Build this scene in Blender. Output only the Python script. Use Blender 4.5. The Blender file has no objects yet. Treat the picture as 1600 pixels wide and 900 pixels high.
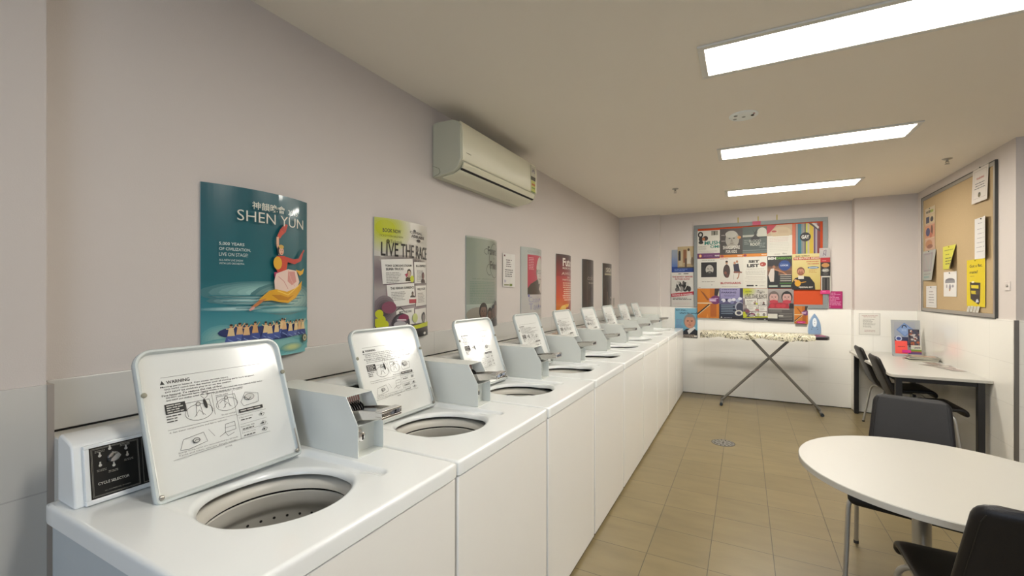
import bpy, bmesh, math, random
from math import sin, cos, pi, radians as R
from mathutils import Vector, Matrix
random.seed(7)
SC = bpy.context.scene
COL = SC.collection

# ------------------------------------------------------------------ camera
cam = bpy.data.cameras.new('camera'); co = bpy.data.objects.new('camera', cam); COL.objects.link(co)
co.location = (0, 0, 1.45); co.rotation_euler = (pi/2, 0, 0.4876)
cam.sensor_width = 36; cam.lens = 685.0/1600*36; cam.shift_y = 6.2/1600; cam.clip_start = .02
SC.camera = co
# ------------------------------------------------------------------ world, exposure, lights
W = bpy.data.worlds.new('world'); SC.world = W; W.use_nodes = True
W.node_tree.nodes['Background'].inputs[0].default_value = (.8, .85, 1, 1)
W.node_tree.nodes['Background'].inputs[1].default_value = .1
vs = SC.view_settings; vs.view_transform = 'Standard'; vs.look = 'None'; vs.gamma = 1; vs.use_curve_mapping = False
vs.exposure = 1.86
PANEL_POWER = 8.5           # emission of the troffer diffusers
def area(name, loc, rot, sx, sy, power, col):
    l = bpy.data.lights.new(name, 'AREA'); l.shape = 'RECTANGLE'; l.size = sx; l.size_y = sy; l.energy = power; l.color = col
    o = bpy.data.objects.new(name, l); COL.objects.link(o); o.location = loc; o.rotation_euler = rot; return o
area('cool_fill_light', (.8, -3.05, 1.6), (R(90), 0, 0), 2.4, 1.6, 16, (.66, .80, 1))  # added cool fill behind the camera; no window stands there

# ------------------------------------------------------------------ helpers
def lin(h):
    if isinstance(h, (tuple, list)): return tuple(h[:3])
    h = h.lstrip('#'); c = [int(h[i:i+2], 16)/255 for i in (0, 2, 4)]
    return tuple(x/12.92 if x <= .04045 else ((x+.055)/1.055)**2.4 for x in c)
def mat(name, col, rough=.5, metal=0, coat=0, noise=0, nscale=8, bump=0, bscale=200, spec=.5, emit=None, trans=0):
    m = bpy.data.materials.new(name); m.use_nodes = True; nt = m.node_tree; b = nt.nodes['Principled BSDF']
    c = lin(col)
    b.inputs['Base Color'].default_value = (*c, 1); b.inputs['Roughness'].default_value = rough
    b.inputs['Metallic'].default_value = metal; b.inputs['Coat Weight'].default_value = coat
    b.inputs['Specular IOR Level'].default_value = spec
    b.inputs['Transmission Weight'].default_value = trans
    tc = nt.nodes.new('ShaderNodeTexCoord')
    if noise:
        n = nt.nodes.new('ShaderNodeTexNoise'); n.inputs['Scale'].default_value = nscale; n.inputs['Detail'].default_value = 4
        nt.links.new(tc.outputs['Object'], n.inputs['Vector'])
        mx = nt.nodes.new('ShaderNodeMix'); mx.data_type = 'RGBA'
        mx.inputs[6].default_value = (*[x*(1-noise) for x in c], 1); mx.inputs[7].default_value = (*[min(1, x*(1+noise)) for x in c], 1)
        nt.links.new(n.outputs['Fac'], mx.inputs[0]); nt.links.new(mx.outputs[2], b.inputs['Base Color'])
    if bump:
        n = nt.nodes.new('ShaderNodeTexNoise'); n.inputs['Scale'].default_value = bscale
        nt.links.new(tc.outputs['Object'], n.inputs['Vector'])
        bp = nt.nodes.new('ShaderNodeBump'); bp.inputs['Strength'].default_value = bump; bp.inputs['Distance'].default_value = .002
        nt.links.new(n.outputs['Fac'], bp.inputs['Height']); nt.links.new(bp.outputs['Normal'], b.inputs['Normal'])
    if emit:
        b.inputs['Emission Color'].default_value = (*lin(emit[0]), 1); b.inputs['Emission Strength'].default_value = emit[1]
    return m
def tile_mat(name, col, grout, w, h, mode, ox, oy, rough, mortar=.003, var=.04, cloud=0):
    m = bpy.data.materials.new(name); m.use_nodes = True; nt = m.node_tree; b = nt.nodes['Principled BSDF']
    g = nt.nodes.new('ShaderNodeNewGeometry'); s = nt.nodes.new('ShaderNodeSeparateXYZ'); nt.links.new(g.outputs['Position'], s.inputs[0])
    cb = nt.nodes.new('ShaderNodeCombineXYZ')
    def add(sock, off):
        a = nt.nodes.new('ShaderNodeMath'); a.operation = 'SUBTRACT'; nt.links.new(sock, a.inputs[0]); a.inputs[1].default_value = off; return a.outputs[0]
    A, B = {'xy': ('X', 'Y'), 'xz': ('X', 'Z'), 'yz': ('Y', 'Z')}[mode]
    nt.links.new(add(s.outputs[A], ox), cb.inputs[0]); nt.links.new(add(s.outputs[B], oy), cb.inputs[1])
    br = nt.nodes.new('ShaderNodeTexBrick'); br.offset = 0; br.squash = 1
    c = lin(col)
    br.inputs['Color1'].default_value = (*[x*(1-var) for x in c], 1); br.inputs['Color2'].default_value = (*[x*(1+var) for x in c], 1)
    br.inputs['Mortar'].default_value = (*lin(grout), 1)
    br.inputs['Scale'].default_value = 1; br.inputs['Mortar Size'].default_value = mortar; br.inputs['Mortar Smooth'].default_value = .3
    br.inputs['Brick Width'].default_value = w; br.inputs['Row Height'].default_value = h
    nt.links.new(cb.outputs[0], br.inputs['Vector'])
    out = br.outputs['Color']
    if cloud:
        n = nt.nodes.new('ShaderNodeTexNoise'); n.inputs['Scale'].default_value = 3.5; n.inputs['Detail'].default_value = 6
        mp = nt.nodes.new('ShaderNodeMapping'); mp.inputs['Scale'].default_value = (1, 3, 1)
        nt.links.new(g.outputs['Position'], mp.inputs[0]); nt.links.new(mp.outputs[0], n.inputs['Vector'])
        mr = nt.nodes.new('ShaderNodeMapRange'); mr.inputs[3].default_value = 1-cloud; mr.inputs[4].default_value = 1+cloud
        mr.inputs[1].default_value = .3; mr.inputs[2].default_value = .7
        nt.links.new(n.outputs['Fac'], mr.inputs[0])
        v = nt.nodes.new('ShaderNodeVectorMath'); v.operation = 'SCALE'; nt.links.new(out, v.inputs[0]); nt.links.new(mr.outputs[0], v.inputs['Scale'])
        out = v.outputs[0]
    nt.links.new(out, b.inputs['Base Color']); b.inputs['Roughness'].default_value = rough
    bp = nt.nodes.new('ShaderNodeBump'); bp.inputs['Strength'].default_value = .2; bp.inputs['Distance'].default_value = .002; bp.invert = True
    nt.links.new(br.outputs['Fac'], bp.inputs['Height']); nt.links.new(bp.outputs['Normal'], b.inputs['Normal'])
    return m
def print_mat(name, rough, coat=0, gain=1):
    m = bpy.data.materials.new(name); m.use_nodes = True; nt = m.node_tree; b = nt.nodes['Principled BSDF']
    a = nt.nodes.new('ShaderNodeAttribute'); a.attribute_name = 'Col'
    v = nt.nodes.new('ShaderNodeVectorMath'); v.operation = 'SCALE'; v.inputs['Scale'].default_value = gain; nt.links.new(a.outputs['Color'], v.inputs[0])
    nt.links.new(v.outputs[0], b.inputs['Base Color']); b.inputs['Roughness'].default_value = rough; b.inputs['Coat Weight'].default_value = coat
    b.inputs['Coat Roughness'].default_value = .06
    return m
def obj(name, bm, m, parent=None, smooth=False, bevel=0, loc=None):
    me = bpy.data.meshes.new(name)
    if not parent and loc is None and bm.verts:
        xs = [v.co.x for v in bm.verts]; ys = [v.co.y for v in bm.verts]; zs = [v.co.z for v in bm.verts]
        loc = ((min(xs)+max(xs))/2, (min(ys)+max(ys))/2, min(zs))
        bmesh.ops.translate(bm, verts=bm.verts, vec=-Vector(loc))
    bm.to_mesh(me); bm.free()
    for x in (m if isinstance(m, (list, tuple)) else [m]): me.materials.append(x)
    o = bpy.data.objects.new(name, me); COL.objects.link(o)
    if parent: o.parent = parent
    elif loc: o.location = loc
    if smooth:
        for p in me.polygons: p.use_smooth = True
        if smooth != 'all':
            me.set_sharp_from_angle(angle=R(smooth if smooth is not True else 40))
    if bevel:
        md = o.modifiers.new('bevel', 'BEVEL'); md.width = bevel; md.segments = 3; md.limit_method = 'ANGLE'; md.angle_limit = R(40); md.harden_normals = False
        for p in me.polygons: p.use_smooth = True
        me.set_sharp_from_angle(angle=R(75))
    return o
def thing(name, label, cat, loc=(0, 0, 0), rz=0, group=None):
    o = bpy.data.objects.new(name, None); COL.objects.link(o); o.location = loc; o.rotation_euler = (0, 0, rz)
    o.empty_display_size = .1; tag(o, label, cat, group); return o
def tag(o, label, cat, group=None):
    o['label'] = label; o['category'] = cat
    if group: o['group'] = group
    return o
def struct(name, bm, m, **k):
    o = obj(name, bm, m, **k); o['kind'] = 'structure'; return o
def dup(root, loc=None, label=None):
    r = root.copy(); COL.objects.link(r)
    if loc is not None: r.location = loc
    if label: r['label'] = label
    for ch in list(root.children):
        c = ch.copy(); COL.objects.link(c); c.parent = r
        for g in list(ch.children):
            d = g.copy(); COL.objects.link(d); d.parent = c
    return r
def box(bm, x0, x1, y0, y1, z0, z1, mi=0, M=None):
    vs = [bm.verts.new(Vector(p) if M is None else M @ Vector(p)) for p in
          [(x0,y0,z0),(x1,y0,z0),(x1,y1,z0),(x0,y1,z0),(x0,y0,z1),(x1,y0,z1),(x1,y1,z1),(x0,y1,z1)]]
    for f in [(0,3,2,1),(4,5,6,7),(0,1,5,4),(1,2,6,5),(2,3,7,6),(3,0,4,7)]:
        bm.faces.new([vs[i] for i in f]).material_index = mi
def bx(*a, **k):
    bm = bmesh.new(); box(bm, *a, **k); return bm
def prism(bm, pts, axis, a0, a1, mi=0):
    def P(p, a): return {'y': (p[0], a, p[1]), 'x': (a, p[0], p[1]), 'z': (p[0], p[1], a)}[axis]
    A = [bm.verts.new(P(p, a0)) for p in pts]; B = [bm.verts.new(P(p, a1)) for p in pts]
    fs = [bm.faces.new(A), bm.faces.new(B[::-1])]
    n = len(pts)
    for i in range(n): fs.append(bm.faces.new([A[i], B[i], B[(i+1) % n], A[(i+1) % n]]))
    for f in fs: f.material_index = mi
    bmesh.ops.recalc_face_normals(bm, faces=fs)
def loft(bm, rings, close=True, cap0=True, cap1=True, mi=0):
    RR = [[bm.verts.new(p) for p in r] for r in rings]; n = len(RR[0]); fs = []
    for a, b in zip(RR, RR[1:]):
        for i in range(n if close else n-1):
            j = (i+1) % n; fs.append(bm.faces.new([a[i], a[j], b[j], b[i]]))
    if cap0: fs.append(bm.faces.new(RR[0][::-1]))
    if cap1: fs.append(bm.faces.new(RR[-1]))
    for f in fs: f.material_index = mi
    return fs
def lathe(bm, prof, cx=0, cy=0, seg=32, cap0=True, cap1=True, mi=0, M=None):
    rings = []
    for r, z in prof:
        ring = [Vector((cx+r*cos(2*pi*i/seg), cy+r*sin(2*pi*i/seg), z)) for i in range(seg)]
        if M is not None: ring = [M @ p for p in ring]
        rings.append(ring)
    return loft(bm, rings, cap0=cap0, cap1=cap1, mi=mi)
def tube(bm, pts, r, seg=12, mi=0, caps=True):
    pts = [Vector(p) for p in pts]; n = len(pts); rings = []; up = None
    for i, p in enumerate(pts):
        t = (pts[min(i+1, n-1)]-pts[max(i-1, 0)]).normalized()
        if up is None:
            up = Vector((0, 0, 1)) if abs(t.z) < .9 else Vector((1, 0, 0))
        s = t.cross(up).normalized(); up = s.cross(t).normalized()
        rr = r[i] if isinstance(r, (list, tuple)) else r
        rings.append([p + s*rr*cos(2*pi*k/seg) + up*rr*sin(2*pi*k/seg) for k in range(seg)])
    fs = loft(bm, rings, cap0=caps, cap1=caps, mi=mi)
    bmesh.ops.recalc_face_normals(bm, faces=fs)
def bez(p, n=8):
    """smooth polyline through rounded corners: p list of (point, radius)"""
    out = []
    for i, (q, r) in enumerate(p):
        q = Vector(q)
        if i in (0, len(p)-1) or r == 0: out.append(q); continue
        a = (Vector(p[i-1][0])-q); b = (Vector(p[i+1][0])-q)
        A = q+a.normalized()*min(r, a.length*.49); B = q+b.normalized()*min(r, b.length*.49)
        for k in range(n+1):
            t = k/n; out.append(A*(1-t)**2 + q*2*t*(1-t) + B*t*t)
    return out
def rrect(w, h, r, n=6, x=0, y=0):
    """rounded rectangle from (x,y); r number or 4 radii (bl, br, tr, tl)"""
    if not isinstance(r, (tuple, list)): r = (r,)*4
    out = []
    for (cx, cy, a0, rr) in ((x+r[0], y+r[0], 180, r[0]), (x+w-r[1], y+r[1], 270, r[1]), (x+w-r[2], y+h-r[2], 0, r[2]), (x+r[3], y+h-r[3], 90, r[3])):
        for k in range(n+1):
            a = R(a0+90*k/n); out.append((cx+rr*cos(a), cy+rr*sin(a)))
    return out

# ------------------------------------------------------------------ printed matter
_tc = {}
def text_mesh(s, bold):
    k = (s, bold)
    if k in _tc: return _tc[k]
    cu = bpy.data.curves.new('t', 'FONT'); cu.body = s; cu.resolution_u = 3; cu.offset = bold; cu.size = 1
    o = bpy.data.objects.new('t', cu); COL.objects.link(o)
    dg = bpy.context.evaluated_depsgraph_get(); me = o.evaluated_get(dg).to_mesh()
    V = [(v.co.x, v.co.y) for v in me.vertices]; F = [tuple(p.vertices) for p in me.polygons if abs(p.area) > 1e-9]
    o.evaluated_get(dg).to_mesh_clear(); bpy.data.objects.remove(o); bpy.data.curves.remove(cu)
    _tc[k] = (V, F); return _tc[k]
class Print:
    """flat artwork in metres; (0,0) bottom left"""
    EPS = .00007
    def __init__(s, w, h): s.w, s.h, s.l, s.F = w, h, 0, []
    def face(s, pts, cols):
        s.F.append((pts, cols if isinstance(cols, list) else [cols]*len(pts), s.l))
    def poly(s, pts, c, sx=0, sy=0):
        s.l += 1; s.face([(p[0]+sx, p[1]+sy) for p in pts], lin(c)); return s
    def rect(s, x, y, w, h, c, c2=None, rot=0):
        s.l += 1; a, b = lin(c), lin(c2 or c)      # c bottom, c2 top
        p = [(x, y), (x+w, y), (x+w, y+h), (x, y+h)]
        if rot:
            q = R(rot); p = [(x+(u-x)*cos(q)-(v-y)*sin(q), y+(u-x)*sin(q)+(v-y)*cos(q)) for u, v in p]
        s.face(p, [a, a, b, b]); return s
    def ell(s, cx, cy, rx, ry, c, n=18, rot=0, a0=0, a1=360):
        s.l += 1; q = R(rot); pts = []
        for i in range(n + (a1-a0 < 360)):
            a = R(a0+(a1-a0)*i/n); u, v = rx*cos(a), ry*sin(a)
            pts.append((cx+u*cos(q)-v*sin(q), cy+u*sin(q)+v*cos(q)))
        s.face(pts, lin(c)); return s
    def line(s, pts, t, c):
        s.l += 1
        for (x0, y0), (x1, y1) in zip(pts, pts[1:]):
            d = math.hypot(x1-x0, y1-y0) or 1; nx, ny = -(y1-y0)/d*t/2, (x1-x0)/d*t/2
            s.face([(x0-nx, y0-ny), (x1-nx, y1-ny), (x1+nx, y1+ny), (x0+nx, y0+ny)], lin(c))
        return s
    def frame(s, x, y, w, h, t, c): return s.line([(x, y), (x+w, y), (x+w, y+h), (x, y+h), (x, y)], t, c)
    def text(s, t, x, y, h, c, w=None, bold=0, rot=0, align='l'):
        V, F = text_mesh(t, bold)
        if not V: return s
        s.l += 1
        xs = [v[0] for v in V]; ys = [v[1] for v in V]; x0, x1, y0, y1 = min(xs), max(xs), min(ys), max(ys)
        sy = h/(y1-y0); sx = (w/(x1-x0)) if w else sy; wid = (x1-x0)*sx
        ox = {'l': 0, 'c': -wid/2, 'r': -wid}[align]; q = R(rot); cc = lin(c)
        P = []
        for u, v in V:
            u, v = (u-x0)*sx+ox, (v-y0)*sy
            P.append((x+u*cos(q)-v*sin(q), y+u*sin(q)+v*cos(q)))
        for f in F: s.face([P[i] for i in f], cc)
        return s
    def glow(s, cx, cy, rx, ry, c, bg, n=9):
        a, b = lin(c), lin(bg)
        for i in range(n):
            t = (i+1)/n; k = 1-i/n*.75; s.ell(cx, cy, rx*k, ry*k, tuple(u*t+v*(1-t) for u, v in zip(a, b)))
        return s
    def lines(s, x, y, w, n, pitch, t, c, rag=.25, align='l', rot=0):
        """n rows of small print too fine to read: rows of word-long strokes"""
        s.l += 1; q = R(rot); cc = lin(c)
        for k in range(n):
            L = w*(1-random.random()*rag); u = {'l': 0, 'c': (w-L)/2, 'r': w-L}[align]; e = u+L
            while u < e-t:
                ww = min(random.uniform(1.5, 5.5)*t*1.3, e-u); vy = -k*pitch
                pp = [(u, vy), (u+ww, vy), (u+ww, vy+t), (u, vy+t)]
                s.face([(x+a*cos(q)-b*sin(q), y+a*sin(q)+b*cos(q)) for a, b in pp], cc); u += ww+t*.7
        return s
    def head(s, cx, cy, r, skin, hair, face=True, hr=1.12, rot=0, beard=None, hcover=.35):
        s.ell(cx, cy+r*.12, r*.8*hr, r*hr, hair, rot=rot)
        s.ell(cx, cy-r*.05, r*.72, r*.93, skin, rot=rot)
        if beard: s.ell(cx, cy-r*.5, r*.62, r*.5, beard); s.ell(cx, cy-r*.42, r*.25, r*.08, skin)
        if hcover: s.ell(cx, cy+r*.55, r*.7, r*.45, hair, a0=20, a1=160)
        if face:
            d = '#2a211c'
            for k in (-1, 1):
                s.ell(cx+k*r*.28, cy+r*.08, r*.12, r*.06, d, n=8); s.rect(cx+k*r*.28-r*.16, cy+r*.2, r*.32, r*.05, d)
            s.poly([(cx-r*.02, cy+r*.1), (cx+r*.12, cy-r*.25), (cx-r*.1, cy-r*.25)], tuple(x*.72 for x in lin(skin)))
            s.ell(cx, cy-r*.48, r*.24, r*.07, tuple(x*v for x, v in zip(lin(skin), (.6, .4, .4))), n=10)
        return s
    def bust(s, cx, y0, w, h, skin, hair, cloth, shirt=None, **k):
        r = h*.30; hy = y0+h-r*1.1
        s.poly([(cx-w/2, y0), (cx+w/2, y0), (cx+w*.47, y0+h*.22), (cx+w*.2, y0+h*.38), (cx-w*.2, y0+h*.38), (cx-w*.47, y0+h*.22)], cloth)
        s.rect(cx-r*.35, y0+h*.3, r*.7, h*.2, tuple(x*.8 for x in lin(skin)))
        if shirt:
            s.poly([(cx-w*.12, y0+h*.38), (cx+w*.12, y0+h*.38), (cx, y0+h*.05)], shirt)
        return s.head(cx, hy, r, skin, hair, **k)
    def stripes(s, x, y, w, h, cols):
        tot = sum(a for a, _ in cols); u = x
        for a, c in cols: s.rect(u, y, w*a/tot, h, c); u += w*a/tot
        return s
    def mesh(s, fn, thick=0, edge=None, bow_cuts=0, outline=None, subdiv=None):
        """fn(u,v,n)->Vector. thick: backing slab behind n=0"""
        bm = bmesh.new(); cl = bm.loops.layers.float_color.new('Col')
        for pts, cols, l in s.F:
            vsx = [bm.verts.new((p[0], p[1], l*s.EPS)) for p in pts]
            try: f = bm.faces.new(vsx)
            except ValueError: continue
            for lp, c in zip(f.loops, cols): lp[cl] = (*c, 1)
        # clip to the sheet
        for co_, no in (((0, 0, 0), (-1, 0, 0)), ((s.w, 0, 0), (1, 0, 0)), ((0, 0, 0), (0, -1, 0)), ((0, s.h, 0), (0, 1, 0))):
            bmesh.ops.bisect_plane(bm, geom=bm.verts[:]+bm.edges[:]+bm.faces[:], plane_co=co_, plane_no=no, clear_outer=True, dist=1e-6)
        for k in range(1, bow_cuts):
            bmesh.ops.bisect_plane(bm, geom=bm.verts[:]+bm.edges[:]+bm.faces[:], plane_co=(s.w*k/bow_cuts, 0, 0), plane_no=(1, 0, 0), dist=1e-6)
        if subdiv:
            for k in range(1, subdiv):
                bmesh.ops.bisect_plane(bm, geom=bm.verts[:]+bm.edges[:]+bm.faces[:], plane_co=(0, s.h*k/subdiv, 0), plane_no=(0, 1, 0), dist=1e-6)
        ec = lin(edge or '#e8e4da')
        if thick:
            n = max(1, bow_cuts); top = []; m = max(1, subdiv or 1)
            G = lambda zz: [[bm.verts.new((s.w*i/n, s.h*j/m, zz)) for i in range(n+1)] for j in range(m+1)]
            A, B = G(-1e-5), G(-thick); fs = []
            for j in range(m):
                for i in range(n):
                    fs.append(bm.faces.new([A[j][i], A[j][i+1], A[j+1][i+1], A[j+1][i]])); fs.append(bm.faces.new([B[j][i], B[j+1][i], B[j+1][i+1], B[j][i+1]]))
                fs.append(bm.faces.new([A[j][0], A[j+1][0], B[j+1][0], B[j][0]])); fs.append(bm.faces.new([A[j][n], B[j][n], B[j+1][n], A[j+1][n]]))
            for i in range(n):
                fs.append(bm.faces.new([A[0][i], B[0][i], B[0][i+1], A[0][i+1]])); fs.append(bm.faces.new([A[m][i], A[m][i+1], B[m][i+1], B[m][i]]))
            for f in fs:
                for lp in f.loops: lp[cl] = (*ec, 1)
        for v in bm.verts: v.co = fn(*v.co)
        return bm
def planar(O, U, V, curl=None):
    O, U, V = Vector(O), Vector(U).normalized(), Vector(V).normalized(); N = U.cross(V).normalized()
    def fn(u, v, n):
        if curl: n = n + curl(u, v)
        return O+U*u+V*v+N*n
    return fn

# ------------------------------------------------------------------ materials
M_wall = mat('wall_paint', (.585, .532, .495), .6, bump=.15, bscale=350, noise=.015, nscale=2)
M_ceil = mat('ceiling_paint', (.84, .775, .675), .75, noise=.015, nscale=2)
M_tL_shade = tile_mat('wall_tile_left_shaded', (.56, .545, .51), (.45, .43, .41), .62, .31, 'yz', .3, -.01, .16, .0022, .012)  # same tile as the far wall, darkened to carry the left side's shade
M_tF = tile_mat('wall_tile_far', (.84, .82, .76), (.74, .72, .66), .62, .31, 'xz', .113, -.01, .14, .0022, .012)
M_tR_dim = tile_mat('wall_tile_right_dimmed', (.74, .72, .66), (.64, .62, .57), .60, .31, 'yz', 4.95, -.01, .10, .0022, .012)  # far wall tile toned down to offset strong light on the right wall
M_floor = tile_mat('floor_tile', (.203, .157, .078), (.065, .05, .03), .31, .31, 'xy', .14, 2.81, .33, .0022, .06, .10)
M_plain = mat('white_laminate', (.70, .68, .62), .35)
M_trim = mat('tile_trim', '#a39a92', .3, .2)
M_steeltrim = mat('steel_corner_trim', '#8c8984', .3, .7)
M_dark = mat('dark_gap', (.015, .013, .012), .8)
M_white = mat('washer_enamel', (.86, .88, .87), .17, coat=.3, noise=.01, nscale=3)
M_front = mat('washer_front_enamel', (.86, .85, .81), .22, noise=.01, nscale=3)
M_side_shade = mat('washer_side_shaded', (.50, .55, .58), .25)  # washer enamel darkened and cooled to carry the shade on its sides
M_box = mat('coin_box_enamel', (.72, .74, .70), .22, noise=.02, nscale=4)
M_rim = mat('lid_rim_enamel', (.60, .64, .62), .2)
M_lid = mat('lid_enamel', (.72, .73, .70), .16, coat=.2)
M_tub = mat('tub_plastic', (.70, .67, .60), .35)
M_basket = mat('basket_enamel', (.60, .58, .53), .3, noise=.08, nscale=6)
M_agit = mat('agitator_plastic', (.72, .72, .70), .3)
M_chrome = mat('chrome', (.72, .70, .68), .18, 1)
M_steel = mat('satin_steel', (.42, .40, .36), .35, .9)
M_silver = mat('silver_paint', (.44, .43, .40), .34, .6)
M_black = mat('black_plastic', (.012, .011, .011), .4)
M_leather = mat('black_leather', (.013, .0115, .0115), .42, spec=.35, bump=.25, bscale=500, noise=.15, nscale=20)
M_shellgrey = mat('charcoal_leather', (.035, .033, .031), .42, bump=.2, bscale=500, noise=.1, nscale=20)
M_print = print_mat('printed_paper', .5, 0, .80)
M_gloss = print_mat('glossy_print', .28, .6)
M_panel = print_mat('panel_print', .25)
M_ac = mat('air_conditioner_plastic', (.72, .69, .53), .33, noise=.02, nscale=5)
M_ac_shade = mat('air_conditioner_side_shaded', (.52, .51, .39), .38)  # same plastic as the front, side shade put into the colour
M_greyfr = mat('grey_board_frame', (.21, .225, .225), .5)
M_felt = mat('red_felt', (.50, .062, .010), .8, noise=.08, nscale=60)
M_cork = mat('tan_pinboard_cloth', (.42, .305, .165), .85, bump=.5, bscale=900, noise=.10, nscale=120)
M_alu = mat('aluminium_frame', (.40, .385, .35), .35, .75)
M_dkfr = mat('dark_frame_edge', (.05, .05, .045), .4)
M_top = mat('table_laminate', (.45, .437, .395), .38)
M_desk = mat('desk_laminate', (.47, .455, .415), .32)
M_edge = mat('table_edging', (.50, .48, .43), .4)
M_emit = bpy.data.materials.new('light_diffuser'); M_emit.use_nodes = True
_b = M_emit.node_tree.nodes['Principled BSDF']; _b.inputs['Base Color'].default_value = (.8, .8, .8, 1)
_b.inputs['Emission Color'].default_value = (1, .955, .87, 1); _b.inputs['Emission Strength'].default_value = PANEL_POWER

# ------------------------------------------------------------------ the room
H = 2.587
XL, XN, YN = -1.700, -1.648, .452      # left wall, its near thicker stretch and where that ends
YF, YP = 6.785, 6.715                  # far wall, pier at its left end
XS, YS = 1.1785, 6.639                 # right-hand projecting stretch of the far wall
XR, YE = 1.763, 4.583                  # right wall and its near corner
struct('floor', bx(-2, 3.4, -3.2, 7.0, -.1, 0), M_floor)
struct('ceiling', bx(-2, 3.4, -3.2, 7.0, H, H+.1), M_ceil)
bm = bmesh.new(); box(bm, -2, XL, YN, 7.0, 0, H); box(bm, -2, XN, -3.2, YN, 0, H); struct('wall_left', bm, M_wall)
bm = bmesh.new(); box(bm, XL, XS, YF, 7.0, 0, H); box(bm, XL, -1.10, YP, YF, 0, H); box(bm, XS, XR, YS, 7.0, 0, H); struct('wall_far', bm, M_wall)
bm = bmesh.new(); box(bm, XR, 3.4, YE, 7.0, 0, H); struct('wall_right', bm, M_wall)
struct('wall_right_near', bx(3.2, 3.4, -3.2, YE, 0, H), M_wall)
struct('wall_back', bx(-2, 3.4, -3.3, -3.1, 0, H), mat('blue_grey_paint', (.16, .18, .21), .6))
# tiling, each run standing 1 cm proud of the paint
TZ = 1.207; TF = 1.232
struct('trim_1', bx(XN, XN+.010, -3.1, YN-.002, 0, TZ-.004), M_tL_shade)                   # near left
bm = bmesh.new(); box(bm, XN, XN+.012, YN-.002, YN, 0, TZ-.004); box(bm, XL, XN+.012, YN, YN+.012, 0, TZ-.004); struct('trim_2', bm, M_trim)
struct('trim_3', bx(XL, XL+.012, YN+.012, YP, 1.067, TZ), M_tL_shade, bevel=.003)         # strip above the machines' ledge
struct('trim_4', bx(XL, XL+.002, YN+.012, YP, 1.0, 1.067), M_dark)  # dark sheet painting the shadow line between tile strip and ledge
struct('trim_5', bx(XL, -1.560, YN+.012, YP, 0, 1.060), M_plain, bevel=.003)        # boxed-in ledge behind the machines
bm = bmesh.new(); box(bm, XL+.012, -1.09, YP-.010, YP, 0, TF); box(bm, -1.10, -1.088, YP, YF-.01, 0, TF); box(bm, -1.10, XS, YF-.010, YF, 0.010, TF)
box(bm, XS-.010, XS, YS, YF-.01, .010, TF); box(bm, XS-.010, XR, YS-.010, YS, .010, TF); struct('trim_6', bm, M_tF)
bm = bmesh.new(); box(bm, XR-.010, XR, YE, YS-.010, .0, TF+.01); struct('trim_7', bm, M_tR_dim)
bm = bmesh.new(); box(bm, XR-.012, XR+.012, YE-.012, YE, 0, TF+.01); struct('trim_8', bm, M_steeltrim)
bm = bmesh.new(); box(bm, XR+.012, 3.2, YE-.010, YE, 0, TF+.01); struct('trim_9', bm, M_tF)
bm = bmesh.new(); box(bm, -1.088, XS-.01, YF-.006, YF, 0, .010); box(bm, XS-.01, XR-.01, YS-.006, YS, 0, .010); struct('baseboard_far', bm, M_dark)

# ------------------------------------------------------------------ ceiling fittings
def troffer(y, label, k):
    m = M_emit.copy(); m.node_tree.nodes['Principled BSDF'].inputs['Emission Strength'].default_value = PANEL_POWER*k
    t = thing('ceiling_light', label, 'ceiling light', (.43, y, H), 0, 'recessed ceiling lights')
    w, d, e = .625, .168, .030
    bm = bmesh.new()
    for s in (-1, 1):
        box(bm, -w, w, s*d-(e if s > 0 else 0), s*d+(0 if s > 0 else e), -.010, 0)
        box(bm, s*w-(e if s > 0 else 0), s*w+(0 if s > 0 else e), -d+e, d-e, -.010, 0)
    obj('frame', bm, M_plain, t, bevel=.002)
    obj('diffuser', bx(-w+e, w-e, -d+e, d-e, -.004, -.001), m, t)
troffer(2.365, 'long recessed ceiling light nearest the camera, cut by the top edge', .85)
troffer(4.01, 'middle of the three long recessed ceiling lights', 1.1)
troffer(.735, 'recessed ceiling light above the camera, out of the frame', .95)
troffer(5.635, 'farthest recessed ceiling light, just in front of the poster board wall', 1.4)
t = thing('ceiling_sensor', 'round flush pale ceiling detector plate with one black dot', 'smoke detector', (-.005, 3.19, H))
bm = bmesh.new(); lathe(bm, [(.085, 0), (.085, -.004), (.078, -.009), (.04, -.011)], seg=40, cap0=False); obj('plate', bm, mat('sensor_plate', (.86, .89, .86), .4), t, smooth=True)
bm = bmesh.new(); lathe(bm, [(.010, -.0085), (.010, -.013), (.006, -.016)], cx=.05, cy=-.01, seg=16); obj('lens', bm, M_black, t)
bm = bmesh.new(); lathe(bm, [(.006, -.0085), (.006, -.012)], cx=.058, cy=-.035, seg=12); obj('indicator', bm, mat('red_lens', '#8c3b34', .3), t)
M_sg = mat('sensor_grey', '#8f948c', .4)
for (a, b) in ((-.05, .02), (-.045, -.035), (0, .0)):
    bm = bmesh.new(); lathe(bm, [(.012, -.0095), (.010, -.0125)], cx=a, cy=b, seg=14); obj('cover_screw', bm, M_sg, t)
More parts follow.
